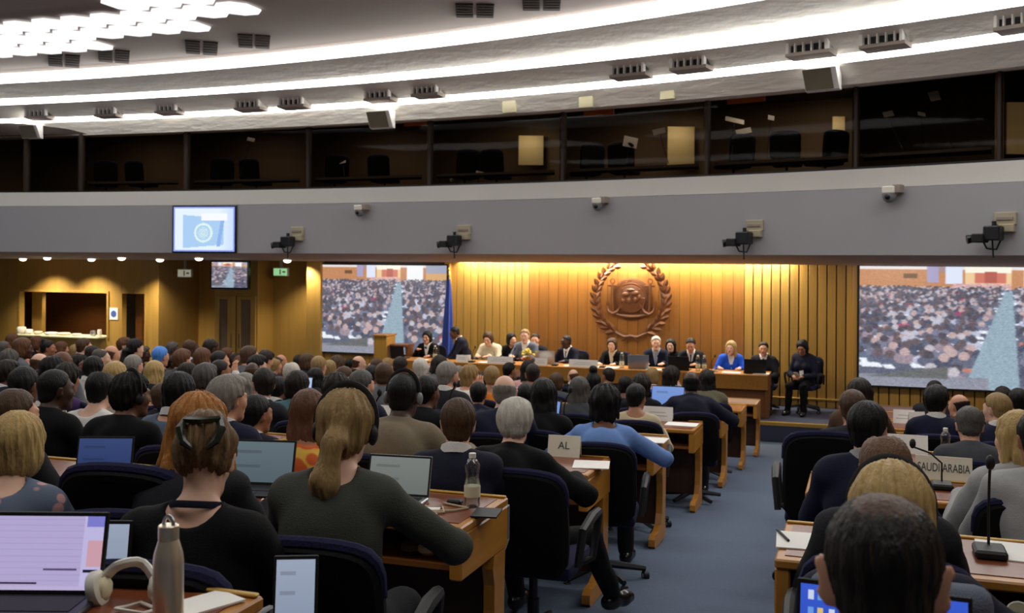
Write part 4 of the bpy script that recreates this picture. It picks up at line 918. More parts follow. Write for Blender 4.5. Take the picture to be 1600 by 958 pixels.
for k in range(8): q = k * PI / 4; MB().tube([(0, -.088, 0), (.15 * math.cos(q), -.078, .15 * math.sin(q)), (.275 * math.cos(q), -.064, .275 * math.sin(q))], .006, 5).obj('meridian', 'emblem_wood', t, True, (0, 0, .03))
for k, (x, z, rx, rz) in enumerate(((-.10, .06, .07, .05), (.07, .09, .10, .045), (-.03, -.05, .05, .07), (.09, -.03, .055, .065), (-.15, -.06, .04, .05), (.16, .02, .035, .05), (.0, .15, .08, .03))):
    MB().ball((x, -.085, z), (rx, .018, rz), 10).obj('continent', 'emblem_wood', t, True, (0, 0, .03))
for sg in (-1, 1):                                   # anchors left and right, their arms meeting below the globe
    MB().tube([(sg * .36, -.05, .30), (sg * .37, -.06, .0), (sg * .35, -.06, -.22)], [.022, .026, .03], 8).obj('anchor_shank', 'emblem_wood', t, True)
    MB().tube([(sg * .27, -.05, .26), (sg * .45, -.05, .26)], .018, 8).obj('anchor_stock', 'emblem_wood', t, True)
    MB().tube([(sg * .36 + .045 * math.cos(q), -.05, .345 + .045 * math.sin(q)) for q in np.linspace(0, 2 * PI, 14)], .011, 6).obj('anchor_ring', 'emblem_wood', t, True)
    MB().tube([(sg * .20, -.06, -.13), (sg * .26, -.07, -.23), (sg * .35, -.07, -.27), (sg * .43, -.07, -.22), (sg * .455, -.06, -.10)], [.012, .03, .036, .03, .010], 8).obj('anchor_arm', 'emblem_wood', t, True)
    MB().prism([(sg * .47, -.02), (sg * .40, -.10), (sg * .48, -.13)], -.085, -.05, 'y').obj('fluke', 'emblem_wood', t); MB().prism([(sg * .17, -.06), (sg * .16, -.17), (sg * .25, -.14)], -.085, -.05, 'y').obj('fluke', 'emblem_wood', t)
MB().tube([(-.34, -.05, -.27), (-.15, -.055, -.31), (0, -.06, -.32), (.15, -.055, -.31), (.34, -.05, -.27)], [.03, .036, .036, .036, .03], 8).obj('scroll', 'emblem_wood', t, True)
for k in range(30):
    q = PI * 2 * k / 30; l = ringm(.028, .008, -.05, 1.35 if k % 2 else .8, .8, 12).obj('chain_link', 'emblem_wood', t, True, (.325 * math.cos(q), 0, .03 + .325 * math.sin(q))); l.rotation_euler = (0, -q + PI / 2, 0)
lfm = MB(); n = 7
for sd in (0, 1):
    pass
prof = [(0, 0), (.028, .03), (.038, .07), (.030, .115), (0, .165), (-.030, .115), (-.038, .07), (-.028, .03)]
lfm.add([(x, -.012 if i % 4 == 0 else 0, z) for i, (x, z) in enumerate(prof)] + [(0, -.030, .075)], [(i, (i + 1) % 8, 8) for i in range(8)] + [tuple(range(7, -1, -1))]); LEAF = lfm.mesh('leaf', 'emblem_wood')
for sg in (-1, 1):
    arc = [(sg * .66 * math.cos(q) * (1.0 - .06 * (q > .9)), -.05, .02 + .70 * math.sin(q)) for q in np.linspace(-1.28, 1.02, 14)]
    MB().tube(arc, [.022 - .001 * i for i in range(14)], 6).obj('branch', 'emblem_wood', t, True)
    for i in range(1, 14):
        p = Vector(arc[i]); d = (p - Vector(arc[i - 1])).normalized(); an = math.atan2(d.x, d.z)
        for k, o in enumerate((-.62, .0, .62)):
            if k == 1 and i % 2: continue
            l = inst('leaf', LEAF, t, (p.x, -.055 - .012 * k, p.z)); l.rotation_euler = (R(14), an + o, 0); l.scale = (1.35, 1, 1.35 - .025 * i)
for k, (x0, x1) in enumerate(((-.30, .02), (.30, -.02))): MB().tube([(x0, -.06, -.62), (x0 * .4, -.08, -.70), (x1, -.08, -.68), (x1 - x0 * .5, -.08, -.78)], [.020, .030, .028, .012], 8).obj('ribbon', 'emblem_wood', t, True)
MB().ball((0, -.08, -.685), (.05, .03, .04), 10).obj('knot', 'emblem_wood', t, True)

# ------------------------------------------------------------------ cameras and small domes on the balcony front
def mount_tf(x, y, d=.0): D = D0(x) - d; return P(x, y, D), D / FPX, math.atan2(tangent(x, 'B0').y, tangent(x, 'B0').x)
for i, (x, y, k, lb) in enumerate(((466, 366, .80, 'black remote camera on the balcony front above the exit sign'), (726, 364, .84, 'black remote camera on the balcony front above the right end of the left screen'), (1180, 358, 1.0, 'black remote camera on the balcony front right of the emblem'), (1572, 348, 1.16, 'black remote camera on the balcony front above the right screen'))):
    c, s, an = mount_tf(x, y); t = thing('remote_camera', lb, 'camera', c, an); q = 14 * s * k
    MB().box((-q, -.05, -q * .2), (q, -.0, q), .006).obj('mount_plate', 'beige_metal', t); MB().box((-q * .75, -.07, q * .25), (q * .75, -.05, q * .55), .003).obj('label_strip', 'ceiling_dark', t); MB().box((-q * .5, -.10, -q * .9), (q * .9, .0, -q * .15), .006).obj('bracket', 'beige_metal', t)
    MB().box((-q * 1.4, -.30, -q * 1.75), (q * .1, -.10, -q * .35), .015).obj('pan_head', 'dark_metal', t); MB().tube([(-q * .6, -.2, -q * .4), (-q * .6, -.2, q * .1)], q * .22, 8).obj('knob', 'black', t)
    bd = MB().box((-q * 2.3, -.36, -q * 1.95), (-q * 1.25, -.12, -q * 1.1), .012).obj('camera_body', 'black', t); MB().tube([(-q * 2.3, -.24, -q * 1.55), (-q * 2.9, -.28, -q * 1.65)], [q * .36, q * .44], 12).obj('lens_hood', 'black_gloss', bd, True)
    MB().tube([(-q * 1.6, -.2, -q * 1.8), (-q * 1.3, -.18, -q * 2.5), (-q * .5, -.15, -q * 2.6), (-q * .2, -.12, -q * 1.7)], .012, 6).obj('cable', 'black', t, True)
    MB().tube([(-q * .8, -.18, -q * 1.75), (-q * .7, -.18, -q * 3.4)], .010, 6).obj('cable', 'black', t)
for i, (x, y, k, lb) in enumerate(((569, 331, .8, 'small white dome camera on the balcony front, leftmost of three'), (941, 321, .9, 'small white dome camera on the balcony front, middle of three'), (1397, 306, 1.15, 'small white dome camera on the balcony front, rightmost of three'))):
    c, s, an = mount_tf(x, y); t = thing('dome_camera', lb, 'camera', c, an); q = 11 * s * k
    MB().box((q * .3, -.16, q * .3), (q * 1.2, 0, q * 1.3), .004).obj('bracket', 'ceiling_dark', t); MB().box((-q * .9, -.20, q * .2), (q * .6, -.02, q * 1.1), .012).obj('housing', 'white_plastic', t); MB().ball((-q * .2, -.12, -.0), (q * .85, q * .85, q * .95), 14).obj('dome', 'gray_plastic', t, True); MB().ball((-q * .2, -.12 - q * .6, -q * .2), (q * .4, q * .4, q * .4), 10).obj('lens', 'black_gloss', t, True)

# ------------------------------------------------------------------ flag, lectern, stage table
p = PV(699, 520, 18.70); fg = thing('flag', 'hanging dark blue flag on a gold-tipped pole at the right of the left screen', 'flag', (p.x, p.y, PH))
zt = zy(699, 432, 18.75) - PH; MB().tube([(0, 0, 0), (.02, 0, zt)], .016, 8).obj('pole', 'wood_dark', fg); MB().lathe([(.0, 0), (.04, .03), (.03, .07), (.015, .1), (.03, .14), (.0, .22)], 12, Matrix.Translation((.02, 0, zt))).obj('finial', 'gold', fg, True); MB().lathe([(.22, 0), (.2, .03), (.05, .06), (.03, .1)], 20).obj('base', 'gold', fg, True)
vs = []; fs = []; nz, nt = 14, 28
for i in range(nz):
    f = i / (nz - 1); rr_ = .03 + .10 * f ** .7
    for k in range(nt): q = 2 * PI * k / nt; r_ = rr_ * (1 + .28 * math.sin(5 * q + 2 * f)); vs.append((.02 - .02 * f + r_ * math.cos(q) * .9, r_ * math.sin(q) * .7, zt - .05 - f * (zt - .45)))
for i in range(nz - 1):
    for k in range(nt): fs.append((i * nt + k, i * nt + (k + 1) % nt, (i + 1) * nt + (k + 1) % nt, (i + 1) * nt + k))
MB().add(vs, fs).obj('cloth', 'flag_blue', fg, True)
TV, TZ = 17.3, 1.04
tu0, tu1 = PV(603, 562, TV).x, PV(1200, 585, TV).x
tb = thing('stage_table', 'long light wood stage table with a deep overhanging top edge', 'table', ((tu0 + tu1) / 2, TV, PH)); L = tu1 - tu0; hz = TZ - PH
MB().box((-L / 2, 0, hz - .035), (L / 2, .62, hz), .006).obj('tabletop', 'wood_desk', tb)
nb = 5
for i in range(nb):
    a, b = -L / 2 + L * i / nb, -L / 2 + L * (i + 1) / nb; MB().box((a + .004, -.02, hz - .25), (b - .004, .03, hz - .002), .006).obj('apron', 'wood_desk_end', tb); MB().box((a + .006, .10, .0), (b - .006, .14, hz - .25), .004).obj('front_panel', 'wood_mid', tb)
for sg in (-1, 1): MB().box((sg * (L / 2 - .05), .02, 0), (sg * L / 2, .60, hz - .035), .006).obj('side_panel', 'wood_mid', tb)
MB().box((-L / 2 + .05, .04, hz - .27), (L / 2 - .05, .10, hz - .25)).obj('shadow_gap', 'wood_dark', tb)
lp = PV(592, 550, 17.9); lt = thing('lectern', 'light wood lectern box at the left end of the stage table', 'lectern', (lp.x, 17.95, PH)); s = Dv(592, 17.95) / FPX; tz = zy(592, 524, 17.95) - PH
MB().box((-11 * s, 0, 0), (11 * s, .4, tz - .02), .006).obj('body', 'wood_light', lt); MB().box((-12 * s, -.03, tz - .02), (12 * s, .43, tz + .015), .006).obj('top', 'wood_desk_end', lt); MB().box((14 * s, .05, tz - .22), (44 * s, .40, tz - .17), .006).obj('side_shelf', 'wood_mid', lt); MB().box((40 * s, .1, 0), (44 * s, .35, tz - .22)).obj('shelf_leg', 'wood_mid', lt)

# ------------------------------------------------------------------ desk units (mesh of each part shared), local: far edge at y=0, the sitter at -y, x from 0 to length
DL, DZ, DD = 1.95, .74, .52
def dm(name, mat, fn): b = MB(); fn(b); return b.mesh(name, mat)
DM = {}
DM['desktop'] = dm('desktop', 'wood_desk', lambda b: b.box((0, -DD, DZ - .032), (DL, 0, DZ), .006))
DM['leather_inlay'] = dm('leather_inlay', 'inlay', lambda b: b.box((.03, -DD + .05, DZ), (DL - .03, -.05, DZ + .003)))
DM['edge_strip'] = dm('edge_strip', 'brass_edge', lambda b: b.box((.004, -.03, DZ + .001), (DL - .004, -.012, DZ + .010), .003))
DM['shelf'] = dm('shelf', 'wood_mid', lambda b: b.box((.05, -DD + .03, DZ - .17), (DL - .05, -.06, DZ - .15)))
DM['modesty_panel'] = dm('modesty_panel', 'wood_dark', lambda b: b.box((.05, -.10, .10), (DL - .05, -.07, DZ - .032)))
DM['end_apron'] = dm('end_apron', 'wood_desk_end', lambda b: b.box((0, -DD + .005, DZ - .20), (.05, -.005, DZ - .032), .006))
def legp(b):
    pr = [(-.16, DZ - .20), (-.03, DZ - .20), (-.035, .40), (-.045, .12), (-.03, .045), (-.04, .01)] + [(-.42, .008), (-.445, .03), (-.44, .075), (-.40, .10), (-.30, .10), (-.215, .13), (-.175, .20), (-.155, .32), (-.155, DZ - .32), (-.175, DZ - .25)]
    b.prism(pr, .002, .048, 'x')
DM['leg'] = dm('leg', 'wood_desk_end', legp)
DM['bracket'] = MB().tube([(.025, 0, DZ - .05), (.025, .06, DZ - .05), (.025, .06, DZ - .19), (.025, .0, DZ - .23)], .010, 6).mesh('bracket', 'gray_plastic')
def desk(u0, vf, label, dz=0, full=True, length=DL):
    t = thing('desk', label, 'desk', (u0, vf, fl(vf - .3) + dz), 0, 'delegates desks'); sx = length / DL
    for k in ('desktop', 'leather_inlay', 'edge_strip', 'shelf', 'modesty_panel'): inst(k, DM[k], t, sc=(sx, 1, 1))
    for x in (0, length - .05): inst('end_apron', DM['end_apron'], t, (x, 0, 0)); l = inst('leg', DM['leg'], t, (x, 0, 0))
    if full: inst('bracket', DM['bracket'], t, (length - .05, 0, 0))
    return t
ROWV = {n: 3.99 + 1.788 * (n - 1) for n in range(1, 8)}; ROWV[0] = 2.02
UL, UR = -1.39, -.28
for n in range(0, 8):
    v = ROWV[n]; k = 0; u = UL - DL - (0 if n else -.10)
    while u > -1.0 * v - 2.4 and k < 8:
        desk(u, v, 'wooden desk unit in the %s row from the back, %s left of the aisle' % (ORD[n + 1], ORD[k + 1]), .036 if n == 0 else 0); k += 1; u -= DL + .01
    k = 0; u = UR
    while u < .15 + .14 * v and k < 3:
        desk(u, v + (.33 if n == 0 else 0), 'wooden desk unit in the %s row from the back, %s right of the aisle' % (ORD[n + 1], ORD[k + 1]), full=False); k += 1; u += DL + .01

# ------------------------------------------------------------------ swivel chair, facing +y, origin on the floor under the seat
def _chair():
    d = {}
    b = MB(); n = 9; prof = [(-.235, .50), (-.245, .60), (-.235, .85), (-.20, .905), (-.12, .925), (.12, .925), (.20, .905), (.235, .85), (.245, .60), (.235, .50), (.19, .44), (-.19, .44)]
    def bend(x, z): return -.265 - .10 * (z - .5) + .22 * x * x
    N = len(prof); c = (0, .68)
    side = [(.235, .50), (.242, .56), (.245, .62), (.244, .70), (.241, .78), (.234, .845), (.220, .880), (.195, .903), (.160, .916), (.110, .924), (.055, .928)]
    prof = [(-x, z) for x, z in side] + [(0, .929)] + side[::-1] + [(.19, .44), (-.19, .44)]; N = len(prof)
    ringp = [[(x * s + c[0] * (1 - s), bend(x * s, z) + dy, c[1] + (z - c[1]) * s) for x, z in prof] for s, dy in ((.90, .030), (1, .012), (1, -.012), (.93, -.030))]
    vs = sum(ringp, []); fs = [(i * N + k, i * N + (k + 1) % N, (i + 1) * N + (k + 1) % N, (i + 1) * N + k) for i in range(3) for k in range(N)] + [tuple(range(N)), tuple(3 * N + k for k in range(N - 1, -1, -1))]
    d['backrest'] = b.add(vs, fs).mesh('backrest', 'chair_black', True)
    d['navy_edge'] = MB().tube([(x * 1.0, bend(x, z) + .0, z + .002) for x, z in prof[4:19]], [.010, .016, .020] + [.022] * 9 + [.020, .016, .010], 8, flat=.9).mesh('navy_edge', 'chair_navy', True)
    d['back_cushion'] = MB().box((-.20, -.245, .50), (.20, -.205, .86), .02, Matrix.Translation((0, -.02, 0)), 2).mesh('back_cushion', 'chair_navy', True)
    d['seat'] = MB().box((-.235, -.20, .40), (.235, .26, .475), .03, None, 2).mesh('seat', 'chair_navy', True)
    d['armrest'] = MB().tube([(.27, -.20, .48), (.285, -.16, .64), (.29, .02, .67), (.29, .14, .665), (.285, .16, .60), (.27, .12, .44), (.2, .08, .41)], [.018, .022, .026, .024, .020, .018, .016], 8).mesh('armrest', 'black', True)
    d['armrest_l'] = MB().tube([(-.27, -.20, .48), (-.285, -.16, .64), (-.29, .02, .67), (-.29, .14, .665), (-.285, .16, .60), (-.27, .12, .44), (-.2, .08, .41)], [.018, .022, .026, .024, .020, .018, .016], 8).mesh('armrest', 'black', True)
    d['column'] = MB().lathe([(.03, .09), (.03, .25), (.022, .25), (.022, .38), (.09, .40), (.09, .405)], 14).mesh('column', 'dark_metal', True)
    sb = MB()
    for k in range(5): q = 2 * PI * k / 5 + .3; sb.tube([(.02 * math.cos(q), .02 * math.sin(q), .12), (.30 * math.cos(q), .30 * math.sin(q), .075)], [.028, .018], 6)
    d['star_base'] = sb.mesh('star_base', 'dark_metal', True)
    d['caster'] = MB().tube([(-.016, 0, .03), (.016, 0, .03)], .029, 12).mesh('caster', 'black', True); d['hub'] = MB().tube([(-.019, 0, .03), (.019, 0, .03)], .014, 10).mesh('hub_cap', 'silver', True)
    return d
CH = _chair()
def chair(u, v, label, rz=0, sc=1.0, detail=2, lift=0, group='delegates chairs', floor=None):
    g = fl(v) if floor is None else floor
    t = thing('office_chair', label, 'chair', (u, v, g + lift), rz, group); t.scale = (sc, sc, sc)
    for k in ('backrest', 'navy_edge', 'seat') + (('back_cushion',) if detail else ()): inst(k, CH[k], t)
    if detail:
        inst('armrest', CH['armrest'], t); inst('armrest', CH['armrest_l'], t)
    inst('column', CH['column'], t); inst('star_base', CH['star_base'], t)
    if detail > 1:
        for k in range(5):
            q = 2 * PI * k / 5 + .3; c = inst('caster', CH['caster'], t, (.30 * math.cos(q), .30 * math.sin(q), 0), (0, 0, q * 1.7)); inst('hub_cap', CH['hub'], c)
    return t

M('plate_cream', srgb(232, 228, 208), .7, .03)
# ------------------------------------------------------------------ small things
def laptop(loc, rz, w, h, kind, label, tilt=18, base=True, body='dark_metal', sh=None, glow_=.8, res=(60, 40), depth=None):
    t = thing('laptop', label, 'laptop', loc, rz); d = depth or h * 1.02
    lid = bpy.data.objects.new('lid', MB().box((-w / 2, .0, 0), (w / 2, .008, h), .003).mesh('lid', body)); link(lid, t); lid.location = (0, 0, .012); lid.rotation_euler = (R(-tilt), 0, 0)
    inst('bezel', MB().box((-w / 2 + .002, -.0015, .002), (w / 2 - .002, 0, h - .002)).mesh('bezel', 'black'), lid)
    inst('screen', picture_mesh('screen', doc_picture(*res, kind)[:, :] if False else doc_picture(res[0], res[1], kind), w - .016, h - .020, screen_mat('laptop_screen', glow_)), lid, (0, -.0025, .010))
    if base:
        bs = MB().box((-w / 2, -d, 0), (w / 2, 0, .014), .004).obj('keyboard_base', body, t)
        if w > .25: MB().box((-w * .43, -d * .62, .014), (w * .43, -d * .14, .0155)).obj('keys', 'black', bs); MB().box((-w * .16, -d * .96, .014), (w * .16, -d * .68, .0148)).obj('touchpad', 'dark_metal', bs)
    return t
def bottle(loc, label, h=.225, r=.032, lab=True):
    t = thing('water_bottle', label, 'bottle', loc); k = h / .225
    MB().lathe([(r * .9, 0), (r, .008 * k), (r, .09 * k), (r * .86, .125 * k), (r * .84, .14 * k), (r * .98, .165 * k), (r * .96, .178 * k), (r * .55, .200 * k), (r * .40, .206 * k), (r * .40, .212 * k)], 20).obj('body', 'clear', t, True)
    MB().lathe([(r * .86, .004), (r * .95, .012 * k), (r * .95, .088 * k), (r * .80, .12 * k)], 20).obj('water', 'clear', t, True)
    MB().lathe([(r * .44, .207 * k), (r * .44, h), (r * .4, h + .001)], 16).obj('cap', 'white_plastic', t, True)
    if lab: MB().lathe([(r * 1.01, .045 * k), (r * 1.015, .05 * k), (r * 1.015, .085 * k), (r * 1.01, .09 * k)], 20).obj('paper_band', 'cream', t, True)
    return t
def paper(loc, w, d, label, rz=0, mat='paper', n=3):
    return tag(MB().box((-w / 2, -d / 2, 0), (w / 2, d / 2, .0015 * n)).obj('paper_stack', mat, None, False, loc), label, 'paper') if not rz else _rz(tag(MB().box((-w / 2, -d / 2, 0), (w / 2, d / 2, .0015 * n)).obj('paper_stack', mat, None, False, loc), label, 'paper'), rz)
def _rz(o, a): o.rotation_euler = (0, 0, a); return o
def nameplate(loc, w, h, label, rz=0, text=None, lines=True):
    t = thing('nameplate', label, 'nameplate', loc, rz)
    MB().prism([(-.035, 0), (-.028, 0), (0, h), (.028, 0), (.035, 0), (.002, h + .004), (-.002, h + .004)], -w / 2, w / 2, 'x').obj('card', 'plate_cream' if text else 'paper', t)
    if text:
        c = bpy.data.curves.new('lettering', 'FONT'); c.body = text; c.size = h * .52; c.extrude = .0006; c.align_x = 'CENTER'; c.align_y = 'CENTER'; c.materials.append(MATS['lettering'])
        o0 = bpy.data.objects.new('lettering_curve', c); COL.objects.link(o0); bpy.context.view_layer.update(); me = bpy.data.meshes.new_from_object(o0.evaluated_get(bpy.context.evaluated_depsgraph_get())); bpy.data.objects.remove(o0)
        xs_ = [q.co.x for q in me.vertices]; k = min(1.0, w * .92 / max(max(xs_) - min(xs_), .01)); o = bpy.data.objects.new('lettering', me); link(o, t); o.scale = (k, 1, 1)
        o.rotation_euler = (R(90) - math.atan2(.033, h), 0, 0); o.location = (0, -.0375 + .033 * .55, h * .54)
    elif lines:
        for k, f in enumerate((.34, .58)): MB().box((-w * (.36 - .1 * k), -.034 + .032 * f, h * f - h * .05), (w * (.33 - .06 * k), -.0345 + .032 * f, h * f + h * .05)).obj('print', 'gray_plastic', t)
    return t
def gooseneck(loc, label, h=.33, rz=0, lean=.06):
    t = thing('microphone', label, 'microphone', loc, rz)
    MB().box((-.05, -.07, 0), (.05, .06, .03), .008).obj('base', 'black', t); MB().tube([(0, .03, .03), (0, .03, h * .6), (lean * .4, .02, h * .85), (lean, 0, h)], .005, 6).obj('neck', 'black', t, True); MB().ball((lean, -.004, h + .016), (.016, .016, .026), 10).obj('head', 'black', t, True)
    return t
def headset(p, label, Mh=None, cup='black', band='black', r=.094):
    """placed on the head of a person object p: band over the crown, cups on the ears"""
    t = thing('headset', label, 'headset'); b = TPL[[k for k in TPL if k[0] == p['_pose']][0]]['b']; H = p.matrix_basis @ Matrix.LocRotScale(Vector(b.head), Matrix(b.Rh.tolist()), None); t.matrix_basis = H
    MB().tube([(math.sin(q) * r, -.005, .028 + math.cos(q) * (r + .026)) for q in np.linspace(-1.75, 1.75, 22)], .0075, 6, flat=1.6).obj('band', band, t, True)
    for sg in (-1, 1): MB().ball((sg * .094, -.006, -.008), (.017, .030, .036), 14).obj('ear_cup', cup, t, True)
    return t

for i, (x, d) in enumerate(BOOTH_CHAIRS):
    p = gp(x, gl(x, d), 1.06); c = chair(p.x, p.y, 'dark chair behind the booth glass, %s of the booth chairs from the left' % ORD[i + 1], YAW + R(20 * (-1) ** i), .9, 0, 0, 'booth chairs', p.z)
# ------------------------------------------------------------------ the delegates, one by one as the photograph shows them
# x, y of the top of the head in the photograph, distance D, then hair, hair colour, skin, clothes, pose ...
SEATS = []; REQ = []
class Rec:
    """one seat asked for; .o is the figure once it is placed"""
def sit(x, y, D, hair, hc, skin, top, label, pose='desk', kind='jacket', collar=None, legs=None, fine=False, ch=1, face=0, rz=None, chd=None, lift=0, chs=1.0, cdx=0, fix=0, **kw):
    r = Rec(); r.x, r.y, r.D, r.label, r.ch, r.rz, r.chs = x, y, D, label, ch, rz, chs
    r.kw = dict(pose=pose, hair=hair, hc=hc, skin=skin, top=top, kind=kind, collar=collar, legs=legs, fine=fine, **kw); r.face = R(face); r.cdx = cdx; r.fix = fix; REQ.append(r); return r
def rowoff(n, u): return ROWV[n] + (0 if u > -.9 else 0)
def aim(h): return 0 if h.x > -.9 else .8 * math.atan2(h.x + 4.2, 19.5 - h.y)
def place_all():
    """people beyond the first rows take a seat behind the desk of the row that fits their size best, clear of their neighbours"""
    fixed = [r for r in REQ if r.D < 4.75 or r.fix]; free = sorted((r for r in REQ if r not in fixed), key=lambda r: r.D)
    for r in fixed: r.h, r.n = P(r.x, r.y, r.D), 0
    for r in free:
        r.n = None; r.opt = []; t = (r.x - 800) / FPX
        for n in range(1, 8):
            for bk in (0, -.42):
                D = r.D
                for _ in range(3): h = P(r.x, r.y, D); D = (rowoff(n, h.x) - .80 + bk) / (CA + t * SA)
                h = P(r.x, r.y, D); sc = (h.z - fl(h.y)) / 1.235
                if D > 4.6 and not -1.45 < h.x < -.30: r.opt.append((abs(math.log(D / r.D)) * 10 + (.3 if bk else 0) + max(0, .88 - sc) * 18 + max(0, sc - 1.10) * 14, h, n))
    def clash(r, h): return sum(max(0, .60 - abs(h.x - q.h.x)) * max(0, 1.05 - abs(h.y - q.h.y)) for q in REQ if q is not r and q.n is not None)
    for sweep in range(5):
        for r in free:
            best = min(r.opt, key=lambda o: o[0] + clash(r, o[1]) * 12); r.h, r.n = best[1], best[2]
    rank = {}
    for r in sorted(REQ, key=lambda r: -r.h.x):
        n = r.n or min(ROWV, key=lambda n: abs(ROWV[n] - .8 - r.h.y)); k = (n, r.h.x > -.9); rank[k] = rank.get(k, 0) + 1
        if callable(r.label): r.label = r.label('%s row from back, %s from aisle' % (ORD[n + 1], ORD[rank[k]]))
    for r in REQ:
        r.o = person(r.label, r.h, group='delegates in the hall', face=aim(r.h) + r.face, **r.kw); SEATS.append((r.o, r.label, r.ch, aim(r.h) + (r.rz if r.rz is not None else r.face), r.cdx, r.chs))
NEAR = {}
M('hair_clip', srgb(40, 44, 36), .25, .4)
# nearest
NEAR['front'] = sit(1380, 770, 1.50, 'thinning', 'dark', 'b', 'grey', 'man with close-cropped thinning black hair and large ears, nearest at the lower right', 'front_man', kind='jacket', fine=True, collar='white')
NEAR['blond'] = sit(1391, 722, 2.55, 'bigbob', 'blond', 'a', 'darknavy', 'person with straight blond hair under a black headset band, navy jacket', 'headset_blond', fine=True)
NEAR['bun'] = sit(325, 648, 2.88, 'updo', 'darkblond', 'a', 'black', 'woman with hair clipped up, black top and bare nape, behind the steel bottle', 'bun', kind='pullover', fine=True, face=6, cdx=.02)
NEAR['pony'] = sit(546, 607, 3.30, 'ponytail', 'ashblond', 'a', 'greygreen', 'woman with long light brown ponytail and headset in grey-green pullover', 'ponytail', kind='pullover', fine=True, face=2, cdx=.06)
sit(30, 641, 3.45, 'bob', 'blond', 'a', 'flower_print', 'blond woman in blue-grey flowered top at the left edge', 'desk', kind='pullover', fine=True, face=14)
NEAR['ginger'] = sit(312, 612, 3.55, 'longwide', 'ginger', 'a', 'charcoal', 'woman with long ginger hair, just beyond the woman with clipped-up hair', 'desk', kind='jacket', fine=True, face=4)
NEAR['afro'] = sit(208, 582, 5.4, 'smallafro', 'black', 'd', 'black', 'man with short black curls and headset, profile to the right, black suit', 'desk_r', fine=True, ch=0, fix=1)
NEAR['navyman'] = sit(716, 621, 4.62, 'short', 'brown', 'a', 'darknavy', 'man with short brown hair, white collar, navy suit, beyond the water bottle', 'desk', collar='white', fine=True, face=6, ch=0)
NEAR['white'] = sit(806, 621, 5.1, 'thick', 'white', 'a', 'black', 'white-haired man in black suit with one leg out in the aisle', 'leg_out', fine=True, legs='black', cdx=.17, face=-6, fix=1)
NEAR['khaki'] = sit(632, 583, 5.7, 'buzz', 'black', 'e', 'khaki', 'broad dark-skinned man with headset in khaki jacket', 'wide', fine=True)
NEAR['bald_right'] = sit(1382, 679, 3.25, 'crown_bald', 'cropped', 'd', 'charcoal', 'balding man with brown scalp just beyond the blond person with headset', 'desk')
NEAR['darkman'] = sit(1358, 626, 4.5, 'short', 'black', 'b', 'navy', 'man with thick black hair, pale blue collar and navy jacket, right of aisle', 'desk_r', collar='lightgrey', fine=True, ch=0)
NEAR['blue'] = sit(946, 598, 6.2, 'curly', 'black', 'd', 'blue', 'woman with black curls in light blue blouse at the end of her row', 'wide', kind='pullover')
sit(403, 616, 5.4, 'short', 'black', 'c', 'darknavy', 'man with black hair and white collar beside the orange-robed person', 'desk_r', collar='white')
sit(437, 588, 6.2, 'short', 'black', 'd', 'black', 'man with tall black hair in black suit left of the orange-robed person', 'desk', collar='white')
sit(484, 607, 5.0, 'long', 'auburn', 'c', 'orange_print', 'person in orange and yellow printed robe with auburn hair', 'wide', kind='pullover', fix=1, ch=0, face=8)
sit(527, 581, 7.0, 'curly', 'dark', 'd', 'grey', 'person with dark brown curls behind the ponytailed woman', 'desk')
sit(668, 586, 6.6, 'short', 'black', 'd', 'black', 'man with black hair in black suit at right of the khaki jacket', 'desk_r')
sit(701, 564, 8.6, 'short', 'grey', 'b', 'charcoal', 'grey-haired man with large ears in charcoal suit, beyond the khaki jacket', 'desk_r', collar='white')
sit(789, 586, 7.2, 'bald_ring', 'grey', 'a', 'navy', 'bald pink-headed man in navy suit beyond the white-haired man', 'desk')
sit(748, 596, 7.4, 'short', 'black', 'c', 'navy', 'man with black hair and navy jacket between the bald man and the grey-haired man', 'desk')
sit(995, 599, 7.5, 'short', 'black', 'c', 'beige', 'man with black hair in beige shirt right of the woman in blue', 'desk_r', kind='pullover')
NEAR['aisle'] = sit(1080, 580, 8.8, 'bald_ring', 'black', 'e', 'darknavy', 'dark-skinned bald man in dark navy suit by the aisle, beyond the beige shirt', 'wide')
sit(1104, 577, 10.4, 'long', 'black', 'd', 'olive', 'woman with black hair in olive jacket by the aisle', 'desk', kind='jacket')
sit(1020, 574, 9.8, 'bob', 'ashblond', 'a', 'brightblue', 'fair-haired woman with headset and blue top beyond the beige shirt', 'desk_r', kind='pullover')
sit(1001, 583, 9.2, 'curly', 'dark', 'd', 'black', 'person with dark curls in black, between the red top and the fair-haired woman', 'desk')
sit(977, 587, 9.4, 'bob', 'black', 'd', 'red', 'woman with black hair in red top beyond the woman in blue', 'desk', kind='pullover')
sit(927, 571, 10.6, 'highknot', 'black', 'd', 'black', 'woman with black topknot in black below the long white nameplate', 'desk')
sit(871, 582, 9.4, 'bob', 'brown', 'a', 'midgrey', 'person with brown bob in dark grey right of the bald man', 'desk_r')
sit(849, 590, 8.0, 'long', 'black', 'c', 'black', 'woman with long black hair in black beside the pale laptop', 'desk')
sit(822, 598, 7.6, 'short', 'black', 'c', 'black', 'man with black hair half hidden between the bald man and the pale laptop', 'desk', collar='white')
sit(833, 568, 10.0, 'buzz', 'dark', 'c', 'pink', 'man with cropped dark hair in pink shirt below the stage table', 'desk', kind='pullover')
sit(826, 562, 11.4, 'long', 'black', 'd', 'pink', 'woman with black hair and pale pink top just below the stage table', 'desk', kind='pullover')
sit(769, 571, 10.4, 'short', 'ashblond', 'c', 'orange', 'person with sandy hair in orange-brown garment below the stage nameplates', 'desk', kind='pullover')
sit(757, 580, 9.0, 'bob', 'dark', 'd', 'rust', 'person with dark bob in rust garment left of the bald man', 'desk', kind='pullover')
